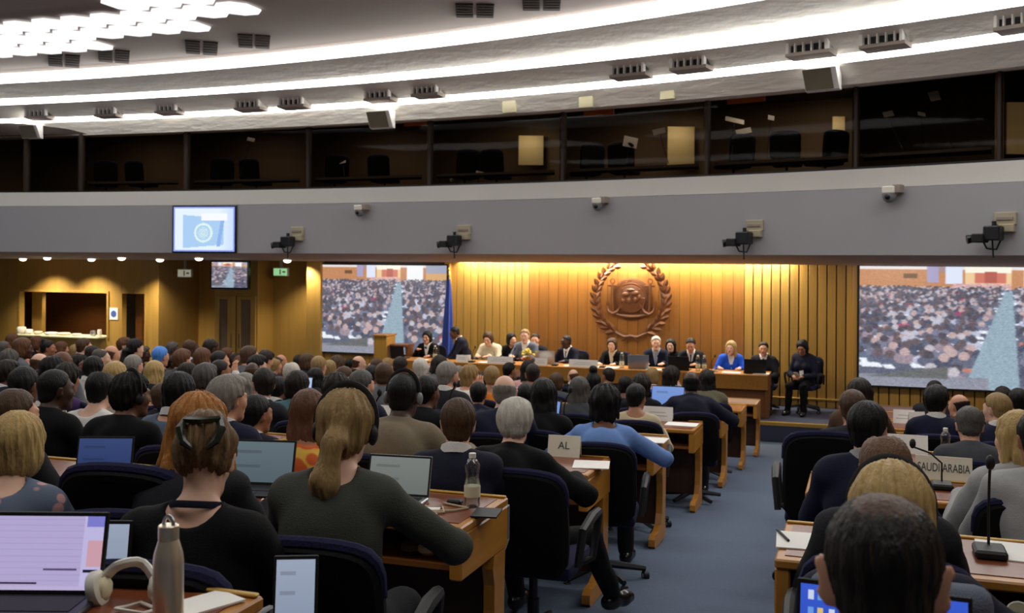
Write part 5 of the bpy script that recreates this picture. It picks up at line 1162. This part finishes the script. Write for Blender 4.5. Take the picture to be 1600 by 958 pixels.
# right of the aisle
sit(1332, 608, 6.6, 'short', 'brown', 'c', 'charcoal', 'man with brown hair and dark jacket beside the empty-looking black chair', 'desk', ch=0)
sit(1345, 590, 8.2, 'long', 'dark', 'c', 'brown', 'woman with long dark hair in brown, farthest by the aisle at the right', 'desk_r')
sit(1464, 601, 7.6, 'thick', 'black', 'a', 'navy', 'black-haired man in navy suit turned right, below the right screen', 'desk_r', collar='white')
sit(1497, 616, 7.0, 'bald_ring', 'dark', 'b', 'brown', 'bald man with orange-lit scalp leaning in, below the right screen', 'desk_l')
sit(1514, 636, 6.0, 'short', 'darkgrey', 'b', 'midgrey', 'man with dark grey hair in grey suit left of the navy shoulder', 'down')
sit(1556, 613, 6.0, 'short', 'ashblond', 'a', 'navy', 'fair short-haired man in navy jacket right of the small bottle', 'desk_l', collar='white')
NEAR['lgw'] = sit(1588, 640, 4.5, 'long', 'blond', 'a', 'lightgrey', 'woman with long straight blond hair and light grey jacket at right edge', 'desk_l')
sit(1622, 640, 4.2, 'short', 'black', 'c', 'lightgrey', 'dark-haired person cut by the right edge in light clothes', 'desk', ch=0)
sit(1460, 594, 10.4, 'short', 'black', 'b', 'charcoal', 'distant dark head straight below the right screen', 'desk')
sit(1566, 603, 9.8, 'bob', 'dark', 'c', 'charcoal', 'distant brown head below the right screen near the edge', 'desk')
sit(1590, 606, 8.6, 'short', 'black', 'c', 'black', 'distant black-haired person below the screen at the very right', 'desk')
# left half, nearer rows
sit(28, 607, 4.4, 'short', 'brown', 'b', 'charcoal', 'man with brown hair looking right beyond the flowered top', 'desk_r', ch=0)
sit(90, 577, 5.6, 'buzz', 'black', 'e', 'black', 'shaven dark-skinned man in broad black suit left of the curly-haired man', 'desk_r', ch=0)
sit(40, 572, 6.0, 'short', 'black', 'd', 'black', 'black-haired man in black at the left behind the shaven man', 'desk')
sit(360, 585, 5.2, 'thick', 'grey', 'b', 'navy', 'grey-haired man in profile with navy suit right of the ginger hair', 'desk_r', collar='white')
sit(322, 567, 6.4, 'thick', 'darkgrey', 'c', 'charcoal', 'man with full dark grey hair beyond the grey-haired profile', 'desk')
sit(252, 598, 5.8, 'short', 'brown', 'b', 'charcoal', 'man with brown hair facing the curly-haired man', 'desk_l')
sit(182, 564, 7.4, 'long', 'blond', 'a', 'cream', 'woman with long golden hair and cream scarf at left', 'desk', kind='pullover')
sit(243, 563, 9.0, 'long', 'blond', 'a', 'charcoal', 'woman with sandy blond hair beyond the golden-haired woman', 'desk')
sit(210, 554, 10.2, 'short', 'grey', 'b', 'charcoal', 'grey-haired man between the two blond women', 'desk')
sit(127, 553, 9.0, 'curly', 'black', 'e', 'red', 'dark-haired woman in bright red jacket at left', 'desk', kind='pullover')
sit(64, 552, 8.4, 'bald_ring', 'brown', 'a', 'charcoal', 'bald pink-headed man at the left above the shaven man', 'desk')
sit(296, 566, 8.2, 'bob', 'dark', 'b', 'turq', 'person in turquoise shirt left of centre', 'desk_r', kind='pullover')
sit(252, 541, 12.2, 'short', 'cap_blue', 'b', 'charcoal', 'person wearing a bright blue cap at the left', 'desk')
sit(107, 566, 7.2, 'curly', 'dark', 'c', 'purple', 'dark-haired person in purple top beside the red jacket', 'desk', kind='pullover')
sit(466, 578, 7.8, 'bob', 'dark', 'c', 'teal', 'person with dark bob in teal-grey top left of the dark curls', 'desk')
sit(494, 574, 8.6, 'long', 'black', 'c', 'charcoal', 'woman with long black hair in charcoal right of the small blue-lit laptop', 'desk')
sit(567, 577, 8.2, 'short', 'darkgrey', 'b', 'navy', 'dark grey-haired man in navy with headset near the white sheet', 'desk_r')
sit(582, 570, 8.8, 'short', 'black', 'd', 'bluegrey', 'black-haired man in blue-grey shirt beside the dark grey-haired man', 'desk')
sit(601, 566, 9.4, 'buzz', 'brown', 'd', 'grey', 'man with cropped brown hair in grey left of the khaki jacket', 'desk')
# middle and far rows, left of the aisle: counted by row and by place from the aisle
hair_p = ['short', 'short', 'buzz', 'thick', 'bob', 'long', 'bald_ring', 'curly', 'crown_bald', 'ponytail', 'short', 'bun']
far = [  # x, y, D
 (22, 521, 15.2), (38, 527, 13.2), (60, 524, 14.2), (77, 529, 12.4), (8, 533, 12.8), (98, 533, 13.4), (120, 538, 11.6), (133, 528, 13.2), (150, 541, 12.2), (160, 545, 11.0), (176, 540, 13.0), (196, 527, 14.4), (213, 529, 13.0), (186, 550, 10.2),
 (226, 541, 13.4), (272, 534, 12.8), (286, 545, 11.4), (301, 531, 13.4), (318, 543, 12.0), (335, 531, 13.2), (345, 548, 10.6), (357, 543, 12.0), (370, 552, 9.8), (392, 540, 12.8), (382, 556, 9.6), (404, 554, 11.0), (394, 566, 8.2), (420, 548, 12.0), (431, 560, 9.4), (412, 574, 7.2),
 (443, 555, 11.6), (470, 554, 11.4), (455, 566, 9.2), (482, 552, 13.0), (499, 556, 12.0), (515, 562, 10.8), (532, 556, 12.6), (548, 560, 11.8), (562, 556, 12.8), (540, 572, 9.4), (590, 560, 12.2), (610, 560, 11.6), (629, 558, 11.4), (656, 559, 11.0), (675, 566, 10.2), (720, 572, 10.8), (736, 569, 11.8),
 (15, 545, 10.2), (36, 549, 9.6), (100, 549, 10.0), (86, 556, 8.8), (148, 556, 8.8), (14, 562, 7.8), (160, 580, 6.4), (282, 580, 6.6), (385, 582, 6.9), (346, 562, 8.2), (270, 556, 9.8),
 (895, 577, 10.8), (950, 574, 12.0), (905, 588, 8.6), (1050, 571, 12.2), (797, 566, 12.0), (690, 556, 12.6)]
pr = np.random.default_rng(5); tops = ['black', 'navy', 'charcoal', 'darknavy', 'midgrey', 'grey', 'charcoal', 'navy', 'black', 'white', 'bluegrey', 'brown', 'lightgrey', 'pink', 'olive', 'white', 'cream', 'blue', 'grey', 'lightgrey']; skins = 'aaabbbbcde'
hn = dict(short='short {} hair', buzz='cropped {} hair', thick='thick {} hair', bob='a {} bob', long='long {} hair', bald_ring='a {}-fringed bald head', curly='{} curls', crown_bald='thinning {} hair', ponytail='a {} ponytail', bun='a {} topknot')
for x, y, D in far:
    hs = hair_p[int(pr.integers(len(hair_p)))]; sk = skins[int(pr.integers(10))]
    hc = ['black', 'dark', 'brown', 'ashblond', 'grey', 'darkgrey', 'auburn', 'white', 'brown', 'blond'][int(pr.integers(10))] if sk in 'ab' else ['black', 'dark', 'brown', 'darkgrey'][int(pr.integers(4))]
    if x < 70 and y < 530: hs, hc = 'bob', 'auburn'
    tp = tops[int(pr.integers(len(tops)))]
    lb = 'person with %s in %s, ' % (hn[hs].format({'darkgrey': 'greying', 'ashblond': 'sandy'}.get(hc, hc)), {'darknavy': 'navy', 'midgrey': 'grey', 'lightgrey': 'pale grey', 'bluegrey': 'blue-grey'}.get(tp, tp))
    lb = lb.replace('with a auburn', 'with an auburn')
    sit(x, y, D, hs, hc, sk, tp, (lambda w, lb=lb: lb + w), ['desk', 'desk', 'desk_r', 'desk_l', 'down', 'chin'][int(pr.integers(6))], kind='jacket' if tp not in ('white', 'pink', 'olive', 'bluegrey', 'cream', 'blue') else 'pullover', collar='white' if pr.random() < .3 else None)
place_all()
NEAR = {k: r.o for k, r in NEAR.items()}

def CHL(l):
    w = l.replace(',', '').split(); return ' '.join(('the ' + ' '.join(w)).split()[:12]) if not l.startswith('person with') or 'aisle' not in l else 'the person in the ' + ' '.join(w[-7:])
# chairs under all who sit in the hall
for o, label, ch, rz, chd, chs in SEATS:
    if not ch: continue
    near = o.location.y < 9.5
    chair(o.location.x + (chd or 0), o.location.y - .02, 'black swivel chair under ' + CHL(label), rz, chs * .95, 2 if near else 0, lift=o.location.z - fl(o.location.y) if -.12 < o.location.z - fl(o.location.y) < .12 else 0)
# empty chair whose back juts into the aisle at the right
q = P(1296, 700, 6.1); chair(q.x, q.y, 'wide black chair back jutting into the aisle at the right', R(2), 1.06, 2)
q = P(178, 756, 3.45); chair(q.x, q.y + .30, 'black chair with navy edge between the flowered top and the clipped-up hair', aim(q), 1.0, 2, .03)
# headsets
bpy.context.view_layer.update()
for k, lb, cup in (('pony', 'black headset on the woman with the ponytail', 'black'), ('blond', 'black headset with thin band on the blond person at lower right', 'black'), ('afro', 'black headset on the man with black curls at left', 'black'), ('khaki', 'grey headset on the man in the khaki jacket', 'gray_plastic')):
    headset(NEAR[k], lb, cup=cup, r=.100 if k in ('pony', 'afro') else .108 if k == 'blond' else .090)
hc_ = MB(); b = TPL[('bun', True)]['b']; Hm = Matrix.LocRotScale(Vector(b.head), Matrix(b.Rh.tolist()), None)
for sg in (-1, 1): hc_.tube([(sg * .050, -.115, .10), (sg * .060, -.150, .06), (sg * .046, -.158, .02), (sg * .020, -.150, .0)], [.008, .013, .012, .006], 6, Hm)
hc_.tube([(-.05, -.125, .095), (0, -.15, .085), (.05, -.125, .095)], .010, 6, Hm); hc_.obj('hair_clip', 'hair_clip', NEAR['bun'], True)
tn = setmat(inst('thin_hair', hair_mesh('buzz', True), NEAR['front']), 'hr_thin'); bf = TPL[('front_man', True)]['b']; tn.matrix_local = Matrix.LocRotScale(Vector(bf.head), Matrix(bf.Rh.tolist()), None)
# lanyard of the woman with the clipped-up hair
b = TPL[('bun', True)]['b']; n_ = b.neck
ly = MB().tube([(n_[0] + math.cos(q) * .074, n_[1] - .012 + math.sin(q) * .080, n_[2] + .022 - .02 * math.sin(q)) for q in np.linspace(PI * .9, PI * 2.1, 16)], .006, 6, flat=2.0).obj('lanyard', 'cl_darknavy', NEAR['bun'], True)

# ------------------------------------------------------------------ the people on the stage, facing the hall
def stage(x, y, D, hair, hc, skin, top, label, pose='desk', kind='jacket', collar=None, face=180, **kw):
    h = P(x, y, D); o = person(label, h, pose=pose, hair=hair, hc=hc, skin=skin, top=top, kind=kind, collar=collar, face=R(face), facing=True, floor=PH, maxs=1.16, **kw); return o
ST = [
 (667, 517, 'bob', 'black', 'b', 'black', 'dark-haired woman in black jacket at the left end of the stage table', 'talk', 'jacket', 'white', 180),
 (761, 519, 'bob', 'brown', 'a', 'cream', 'brown-haired woman in cream jacket at the stage table', 'down', 'jacket', None, 178),
 (800, 520, 'bob', 'black', 'b', 'black', 'black-haired woman in black leaning behind the man in grey on stage', 'desk_l', 'jacket', None, 190),
 (820, 514, 'short', 'ashblond', 'a', 'greyblue', 'fair man in grey suit beside the yellow flower on the stage table', 'desk', 'jacket', 'white', 180),
 (836, 521, 'short', 'dark', 'b', 'charcoal', 'person half hidden behind the man in grey on stage', 'desk', 'jacket', None, 180),
 (884, 524, 'buzz', 'black', 'e', 'darknavy', 'dark-skinned man in navy suit and white shirt at the stage table', 'desk_r', 'jacket', 'white', 165),
 (956, 528, 'bob', 'brown', 'a', 'black', 'brown-haired woman in black jacket below the emblem', 'desk', 'jacket', 'cream', 175),
 (1025, 525, 'short', 'white', 'a', 'navy', 'white-haired man in navy suit and blue tie right of the emblem', 'desk', 'jacket', 'lightgrey', 185),
 (1048, 529, 'long', 'black', 'a', 'black', 'woman with long black hair behind the white-haired man on stage', 'up', 'jacket', None, 180),
 (1079, 529, 'short', 'dark', 'b', 'charcoal', 'dark-haired man in charcoal suit behind a black laptop on stage', 'down', 'jacket', 'white', 185),
 (1142, 532, 'long', 'blond', 'a', 'brightblue', 'blond woman in bright blue jacket near the right end of the stage table', 'desk_r', 'jacket', 'white', 190),
 (1193, 534, 'short', 'dark', 'b', 'charcoal', 'dark-haired man in dark suit at the right end of the stage table', 'up', 'jacket', 'white', 180)]
for x, y, ha, hc, sk, tp, lb, ps, kd, co, fc in ST:
    behind = 'behind the' in lb and 'laptop' not in lb
    o = stage(x, y, Dv(x, 18.16 if not behind else 18.50), ha, hc, sk, tp, lb, ps, kd, co, fc, shirt=co, tie={884: 'navy', 1025: 'blue', 1079: 'charcoal', 1193: 'charcoal'}.get(x))
    if not behind: chair(o.location.x, o.location.y + .02, 'black chair under ' + CHL(lb), R(fc), .95, 0, group='stage chairs', floor=PH)
stage(707, 511, Dv(707, 17.95), 'short', 'black', 'd', 'darknavy', 'man in dark suit standing bent over the left end of the stage table', 'stand_lean', 'jacket', 'white', 120)
o = stage(1252, 532, Dv(1252, 18.15), 'bob', 'black', 'c', 'darknavy', 'person with black bob and lanyard looking at a phone, right of the stage table', 'phone', 'jacket', None, 165, legs='black')
chair(o.location.x, o.location.y + .02, 'black chair under the person looking at a phone right of the stage table', R(165), 1.0, 2, group='stage chairs', floor=PH)
bpy.context.view_layer.update()
hp_ = o.matrix_world @ Vector((0, .40, .70)); ph = MB().box((-.036, -.005, -.07), (.036, .005, .07), .004).obj('phone', 'white_plastic', None, False, hp_); ph.rotation_euler = (R(-50), 0, R(165)); tag(ph, 'white phone held by the person right of the stage table', 'phone')
MB().tube([(-.05, .10, 1.0), (-.03, .15, .85), (0, .155, .76), (.03, .15, .85), (.05, .10, 1.0)], .006, 5).obj('lanyard', 'sign_blue', o); MB().box((-.035, .15, .66), (.035, .156, .76)).obj('badge', 'paper', o)

# ------------------------------------------------------------------ things on the stage table
def ts(x, y=None, dv=.08): D = Dv(x, TV + dv); q = P(x, 500, D); return (q.x, q.y, TZ)
for i, (x, w, lb) in enumerate(((723, 20, 'small white nameplate at the left on the stage table'), (782, 42, 'wide white nameplate in front of the cream jacket on stage'), (846, 20, 'white nameplate before the grey suit on stage'), (912, 46, 'long white nameplate below the left of the emblem'))):
    s = Dv(x, TV) / FPX; nameplate(ts(x), w * s, .125, lb, 0)
for x, kind, lb, rz in ((998, 'pale', 'silver laptop before the white-haired man on stage', 8), (1061, 'navy', 'black laptop before the charcoal suit on stage', 0), (1180, 'navy', 'dark laptop at the right end of the stage table', 10), (622, 'navy', 'small black laptop at the left end of the stage table', 0), (852, 'pale', 'grey laptop standing behind the nameplate on stage', 5)):
    q = ts(x, dv=.16 if x != 852 else .3); laptop(q, PI + R(rz), .36 if x != 622 else .28, .24, kind, lb, 12, body='silver' if kind == 'pale' else 'black', res=(12, 8))
for x, lb in ((972, 'clear bottle with white cap right of the woman below the emblem'), (1091, 'clear bottle between laptop and glass on the stage table'), (1101, 'clear bottle right of the charcoal suit on stage'), (680, 'clear bottle beside the dark-haired woman on stage')):
    q = ts(x, dv=.22); bottle(q, lb, .27, .04)
for x, w, d, lb in ((949, .40, .25, 'white papers before the woman below the emblem'), (1025, .32, .2, 'white papers before the white-haired man on stage'), (890, .2, .15, 'white sheet before the dark-skinned man on stage'), (760, .25, .2, 'white papers before the cream jacket on stage'), (1143, .3, .2, 'colourful papers before the blond woman on stage'), (660, .25, .18, 'white papers at the left end of the stage table'), (1190, .26, .2, 'white papers at the right end of the stage table')):
    q = ts(x, dv=.17); paper((q[0], q[1], TZ), w, d, lb, n=4)
for x, lb in ((738, 'black microphone before the cream jacket on stage'), (868, 'black microphone left of the dark-skinned man on stage'), (942, 'black microphone left of the woman below the emblem'), (1112, 'black microphone left of the blond woman on stage'), (800, 'black microphone before the grey suit on stage'), (1040, 'black microphone right of the white-haired man on stage')):
    q = ts(x, dv=.12); gooseneck(q, lb, .26)
q = ts(824, dv=.10); fw = thing('flower_pot', 'pot of yellow flowers on the stage table', 'flowers', q); MB().lathe([(.06, 0), (.085, .12), (.075, .12), (.06, .03)], 16).obj('pot', 'orange_sign', fw, True)
M('petal', srgb(240, 220, 90), .7, .08); M('leaf_green', srgb(120, 130, 50), .7, .15)
for k in range(9): a_ = k * 2.4; r_ = .02 + .012 * k; p_ = (r_ * math.cos(a_), r_ * math.sin(a_), .27 - .012 * k); MB().tube([(0, 0, .1), (p_[0] * .6, p_[1] * .6, .18), p_], .005, 5).obj('stem', 'leaf_green', fw); MB().ball(p_, (.035, .035, .028), 8).obj('blossom', 'petal', fw, True)
for x, lb in ((1120, 'drinking glass left of the blond woman on stage'), (1073, 'drinking glass right of the black laptop on stage'), (733, 'white cup right of the small nameplate on stage')):
    q = ts(x, dv=.2); g_ = thing('glass' if 'glass' in lb else 'cup', lb, 'glass' if 'glass' in lb else 'cup', q); MB().lathe([(.03, 0), (.036, .12), (.033, .12), (.028, .006)], 16).obj('vessel', 'clear' if 'glass' in lb else 'white_plastic', g_, True)

# ------------------------------------------------------------------ things on the delegates' desks
def dtop(n, right=False): v = ROWV[n] + ((.33 if n == 0 else 0) if right else 0); return v, fl(v - .3) + DZ + (.036 if n == 0 and not right else 0) + .003
def onrow(n, x, back=.2, right=False): v, z = dtop(n, right); q = P(x, 600, Dv(x, v - back)); return Vector((q.x, v - back, z))
# nearest desk, left
q = onrow(0, 0, .10); lv = P(30, 850, 2.16); lp_ = laptop((P(36, 935, 2.28).x, P(36, 935, 2.28).y, q.z), R(19), .35, .180, 'lavender', 'open laptop with pale lavender document at the lower left', 14, body='dark_metal', res=(120, 76), glow_=.85)
p_ = P(263, 900, 2.12); sb = thing('steel_bottle', 'brushed steel bottle with loop lid on the near desk', 'bottle', (p_.x, p_.y, q.z)); r_ = 23.5 / FPX * 2.12; zt_ = P(263, 820, 2.12).z - q.z
MB().lathe([(r_ * .95, 0), (r_, .006), (r_, zt_ - .075), (r_ * .93, zt_ - .058), (r_ * .72, zt_ - .036), (r_ * .64, zt_ - .028)], 32).obj('body', 'steel', sb, True); MB().lathe([(r_ * .66, zt_ - .030), (r_ * .68, zt_ - .028), (r_ * .68, zt_ - .002), (r_ * .62, zt_)], 28).obj('lid', 'steel', sb, True)
MB().tube([(math.cos(k) * .012, 0, zt_ + math.sin(k) * .020 - .002) for k in np.linspace(0, PI, 10)], .004, 6).obj('loop', 'silver', sb, True); MB().lathe([(r_ * .645, zt_ - .034), (r_ * .66, zt_ - .030)], 28).obj('neck_ring', 'dark_metal', sb, True)
p_ = P(203, 945, 2.27); hs = thing('headphones', 'white headphones lying on the near desk behind the steel bottle', 'headphones', (p_.x, p_.y, q.z), R(20))
MB().tube([(-.075 + .15 * k / 12, .01 * math.sin(k), .035 + .055 * math.sin(PI * k / 12)) for k in range(13)], .009, 8, flat=1.4).obj('band', 'white_plastic', hs, True)
for sg in (-1, 1): c_ = MB().lathe([(.036, -.014), (.040, -.008), (.040, .008), (.030, .014)], 20, Matrix.Translation((sg * .07, 0, .03)) @ Matrix.Rotation(R(75), 4, 'Y')).obj('ear_cup', 'white_plastic', hs, True); MB().ball((sg * .055, 0, .03), (.014, .030, .028), 10).obj('cushion', 'cream', c_, True)
MB().tube([(.07, 0, .01), (.10, -.04, .006), (.06, -.09, .006), (-.01, -.06, .006), (.03, -.02, .006), (.09, -.07, .006)], .004, 6).obj('cable', 'white_plastic', hs, True)
p_ = P(318, 945, 2.26); paper((p_.x, p_.y, q.z), .10, .15, 'white sheet beside the steel bottle on the near desk', R(-22))
p_ = P(168, 925, 2.1); laptopb = None
# desks of the second row from the back
q = onrow(1, 738, .16); q.y -= .06; bottle((P(738, 800, Dv(738, q.y)).x, q.y, q.z), 'clear plastic water bottle on the desk by the aisle', .212, .032)
p_ = P(460, 975, 2.50); sl_ = laptop((p_.x, p_.y, p_.z), R(24), .11, .15, 'pale', 'pale laptop screen seen under the arm of the woman in black', 12, res=(20, 14))
MB().box((-.05, -.13, fl(p_.y) - p_.z + .0), (.05, -.03, fl(p_.y) - p_.z + .02), .004).tube([(0, -.08, fl(p_.y) - p_.z + .02), (0, -.08, 0)], .012, 8).obj('stand', 'black', sl_)
p_ = P(165, 910, 2.66); sl_ = laptop((p_.x, p_.y, p_.z), R(20), .12, .145, 'pale', 'pale blue laptop screen between the lavender laptop and the woman in black', 12, res=(20, 14))
MB().box((-.05, -.13, fl(p_.y) - p_.z + .0), (.05, -.03, fl(p_.y) - p_.z + .02), .004).tube([(0, -.08, fl(p_.y) - p_.z + .02), (0, -.08, 0)], .012, 8).obj('stand', 'black', sl_)
q = onrow(1, 622, .20); laptop(q, R(6), .27, .165, 'grey', 'grey laptop lid before the ponytailed woman', 16, res=(20, 14), body='silver')
q = onrow(1, 405, .22); laptop(q, R(12), .30, .19, 'teal', 'teal-grey laptop screen left of the ponytailed woman', 16, res=(20, 14))
q = onrow(1, 162, .30); laptop(q, R(20), .25, .17, 'navy', 'navy laptop screen with light corner dots, left of the clipped-up hair', 14, res=(20, 14))
q = onrow(1, 690, .30); cb_ = thing('earphone_cord', 'pale earphone cord coiled beside the water bottle', 'cord', q); MB().tube([(-.10, -.06, .005), (-.03, -.10, .005), (.04, -.06, .006), (.0, .02, .005), (-.08, .0, .006), (-.05, -.08, .008), (.06, -.02, .005), (.10, .04, .005), (-.02, .08, .005)], .0045, 6).obj('cord', 'cl_beige', cb_, True); MB().ball((-.10, -.06, .01), .014, 8).obj('earpiece', 'cl_beige', cb_, True)
MB().box((-.03, -.02, 0), (.03, .02, .02), .006).obj('plug_case', 'black', cb_, False, (.02, .10, 0))
paper(onrow(1, 655, .36), .16, .12, 'white sheet at the elbow of the ponytailed woman', R(15)); paper(onrow(1, 762, .30), .10, .14, 'dark notebook beside the water bottle', R(10), 'black', 4); paper(onrow(1, 610, .42), .14, .10, 'white sheet left of the ponytailed woman\'s elbow', R(-10))
for i, (x, m, lb) in enumerate(((645, 'olive', 'olive packet on the shelf under the aisle desk'), (672, 'cream', 'cream packet on the shelf under the aisle desk'), (695, 'lightgrey', 'small grey packet on the shelf under the aisle desk'))):
    v, z = dtop(1); v -= .40; qq = P(x, 700, Dv(x, v)); o_ = MB().ball((0, 0, .028), (.045, .05, .030), 10).obj('packet', 'cl_' + m, None, True, (qq.x, v, fl(ROWV[1] - .3) + DZ - .149)); tag(o_, lb, 'packet')
# further rows
nameplate(onrow(2, 883, .06), .19, .115, 'white nameplate with the letters AL visible, by the white-haired man', R(3), text='NEPAL'[3:])
paper(onrow(2, 925, .26), .20, .22, 'white papers at the aisle end of the third desk row', R(12)); paper(onrow(3, 1012, .25), .28, .22, 'white papers at the aisle end of the fourth desk row'); paper(onrow(3, 965, .30), .26, .2, 'white papers under the arm of the woman in blue')
paper(onrow(4, 1066, .25), .28, .2, 'white papers at the aisle end of the fifth desk row'); paper(onrow(5, 1118, .25), .3, .2, 'white papers at the aisle end of the sixth desk row', R(8))
q = onrow(3, 850, .20); laptop(q, R(-30), .30, .24, 'blue', 'pale blue laptop screen beyond the white-haired man', 10, res=(20, 14)); laptop(onrow(4, 462, .2), 0, .36, .24, 'bright', 'bright laptop screen in the crowd left of centre', 10, res=(14, 10), glow_=1.0)
laptop(onrow(5, 912, .2), R(-20), .32, .24, 'bright', 'tilted bright laptop beyond the woman in blue', 10, res=(14, 10)); laptop(onrow(5, 1043, .2), 0, .36, .26, 'blue', 'blue laptop screen beside the bald man by the aisle', 10, res=(14, 10))
nameplate(onrow(4, 1028, .08), .28, .12, 'white nameplate left of the dark-skinned bald man by the aisle'); nameplate(onrow(4, 732, .08), .26, .12, 'white nameplate left of the bald man in navy'); nameplate(onrow(5, 548, .08), .22, .13, 'white nameplate beyond the dark curls'); nameplate(onrow(5, 450, .08), .22, .13, 'white nameplate behind the bright laptop'); nameplate(onrow(3, 595, .08), .2, .11, 'white nameplate left of the khaki jacket')
nameplate(onrow(2, 75, .08), .30, .12, 'white nameplate left of the black suit at left'); nameplate(onrow(3, 158, .08), .34, .12, 'white nameplate right of the shaven man'); nameplate(onrow(4, 125, .08), .28, .12, 'white nameplate below the red jacket')
for x, n in ((680, 5), (600, 4), (395, 4), (640, 6), (880, 6), (300, 3), (540, 3)): paper(onrow(n, x, .25), .3, .2, 'white papers on the %s desk row, %s' % (ORD[n + 1], {680: 'right of the grey-haired man', 600: 'left of the khaki jacket', 395: 'beyond the white collar', 640: 'below the left screen', 880: 'below the stage nameplates', 300: 'beyond the grey profile', 540: 'beyond the ponytail'}[x]))
for x, n, lb in ((700, 3, 'black microphone beyond the brown-haired navy suit'), (580, 2, 'black microphone left of the khaki jacket'), (880, 3, 'black microphone beside the pale blue laptop'), (980, 4, 'black microphone beyond the woman in blue'), (270, 2, 'black microphone left of the ginger hair')): gooseneck(onrow(n, x, .1), lb, .30)
# right of the aisle
q = onrow(0, 1376, .06, True); lp2 = laptop((P(1377, 950, 1.98).x, P(1377, 950, 1.98).y, P(1377, 958, 1.98).z - .195), R(-3), .325, .225, 'icons', 'laptop with blue desktop and icons in front of the nearest man', 10, res=(84, 56), glow_=.9)
laptop_z = lp2.location.z
v, z = dtop(2, True); D = 5.36; w = 82 / FPX * D; pl_ = P(1474, 757, D); nameplate((pl_.x, pl_.y, z), w, .118, 'white nameplate reading SAUDI ARABIA on the desk at right', R(-3), 'SAUDI ARABIA')
gooseneck((P(1472, 760, D - .2).x, P(1472, 760, D - .2).y, z), 'thin black microphone before the nameplate at right', .20, 0, -.14)
qq = P(1547, 730, 3.42); v, z = dtop(1, True); gooseneck((qq.x, qq.y, z), 'black gooseneck microphone at the right edge before the light grey jacket', qq.z - z, 0, .0)
q = onrow(1, 1240, .22, True); paper((P(1243, 842, 3.58).x, P(1243, 842, 3.58).y, z), .13, .22, 'white papers at the left end of the right-hand desk', R(4)); pn = MB().tube([(0, 0, 0), (.0, .14, 0)], .005, 6).obj('pen', 'black', None, False, (P(1232, 838, 3.55).x, P(1232, 838, 3.55).y, z + .01)); pn.rotation_euler = (0, 0, R(20)); tag(pn, 'black pen on the papers at the right-hand desk', 'pen')
paper((P(1590, 868, 3.45).x, P(1590, 868, 3.45).y, z), .26, .24, 'white papers on the desk at the right edge', R(-4))
v2, z2 = dtop(3, True); bottle((P(1477, 700, Dv(1477, v2 - .35)).x, v2 - .35, z2), 'clear water bottle beyond the nameplate at right', .22, .033, False)
nameplate((P(1415, 690, Dv(1415, v2 - .1)).x, v2 - .1, z2), .28, .12, 'blank white nameplate right of the thick black hair', 0, None, False)
v3_, z3 = dtop(5, True)
for i, (x, w, lb) in enumerate(((1412, .20, 'white nameplate beyond the thick black hair'), (1432, .16, 'white card right of the plate beyond the thick black hair'))): nameplate((P(x, 660, Dv(x, v3_ - .12 - .1 * i)).x, v3_ - .12 - .1 * i, z3), w, .13, lb, R(20 * i))
paper((P(1470, 690, Dv(1470, v2 - .3)).x, v2 - .32, z2), .22, .2, 'white printed sheets left of the clear bottle at right', R(10))
# draped grey jacket on the chair behind the nearest man's laptop, and the white cup at the lower right
c_ = P(1405, 905, 2.2); jk = thing('grey_jacket', 'grey jacket draped over the chair back beyond the blue laptop', 'jacket', (c_.x, c_.y, c_.z))
MB().box((-.185, -.04, -.42), (.185, .05, .0), .035, None, 3).obj('shell', 'cl_greyblue', jk, True); 
c_ = P(1588, 938, 2.75); cu = thing('paper_cup', 'white cup on the desk shelf at the lower right corner', 'cup', (c_.x, c_.y, c_.z - .06)); MB().lathe([(.028, 0), (.034, .075), (.031, .075), (.026, .01)], 16, Matrix.Rotation(R(55), 4, 'X')).obj('vessel', 'white_plastic', cu, True)
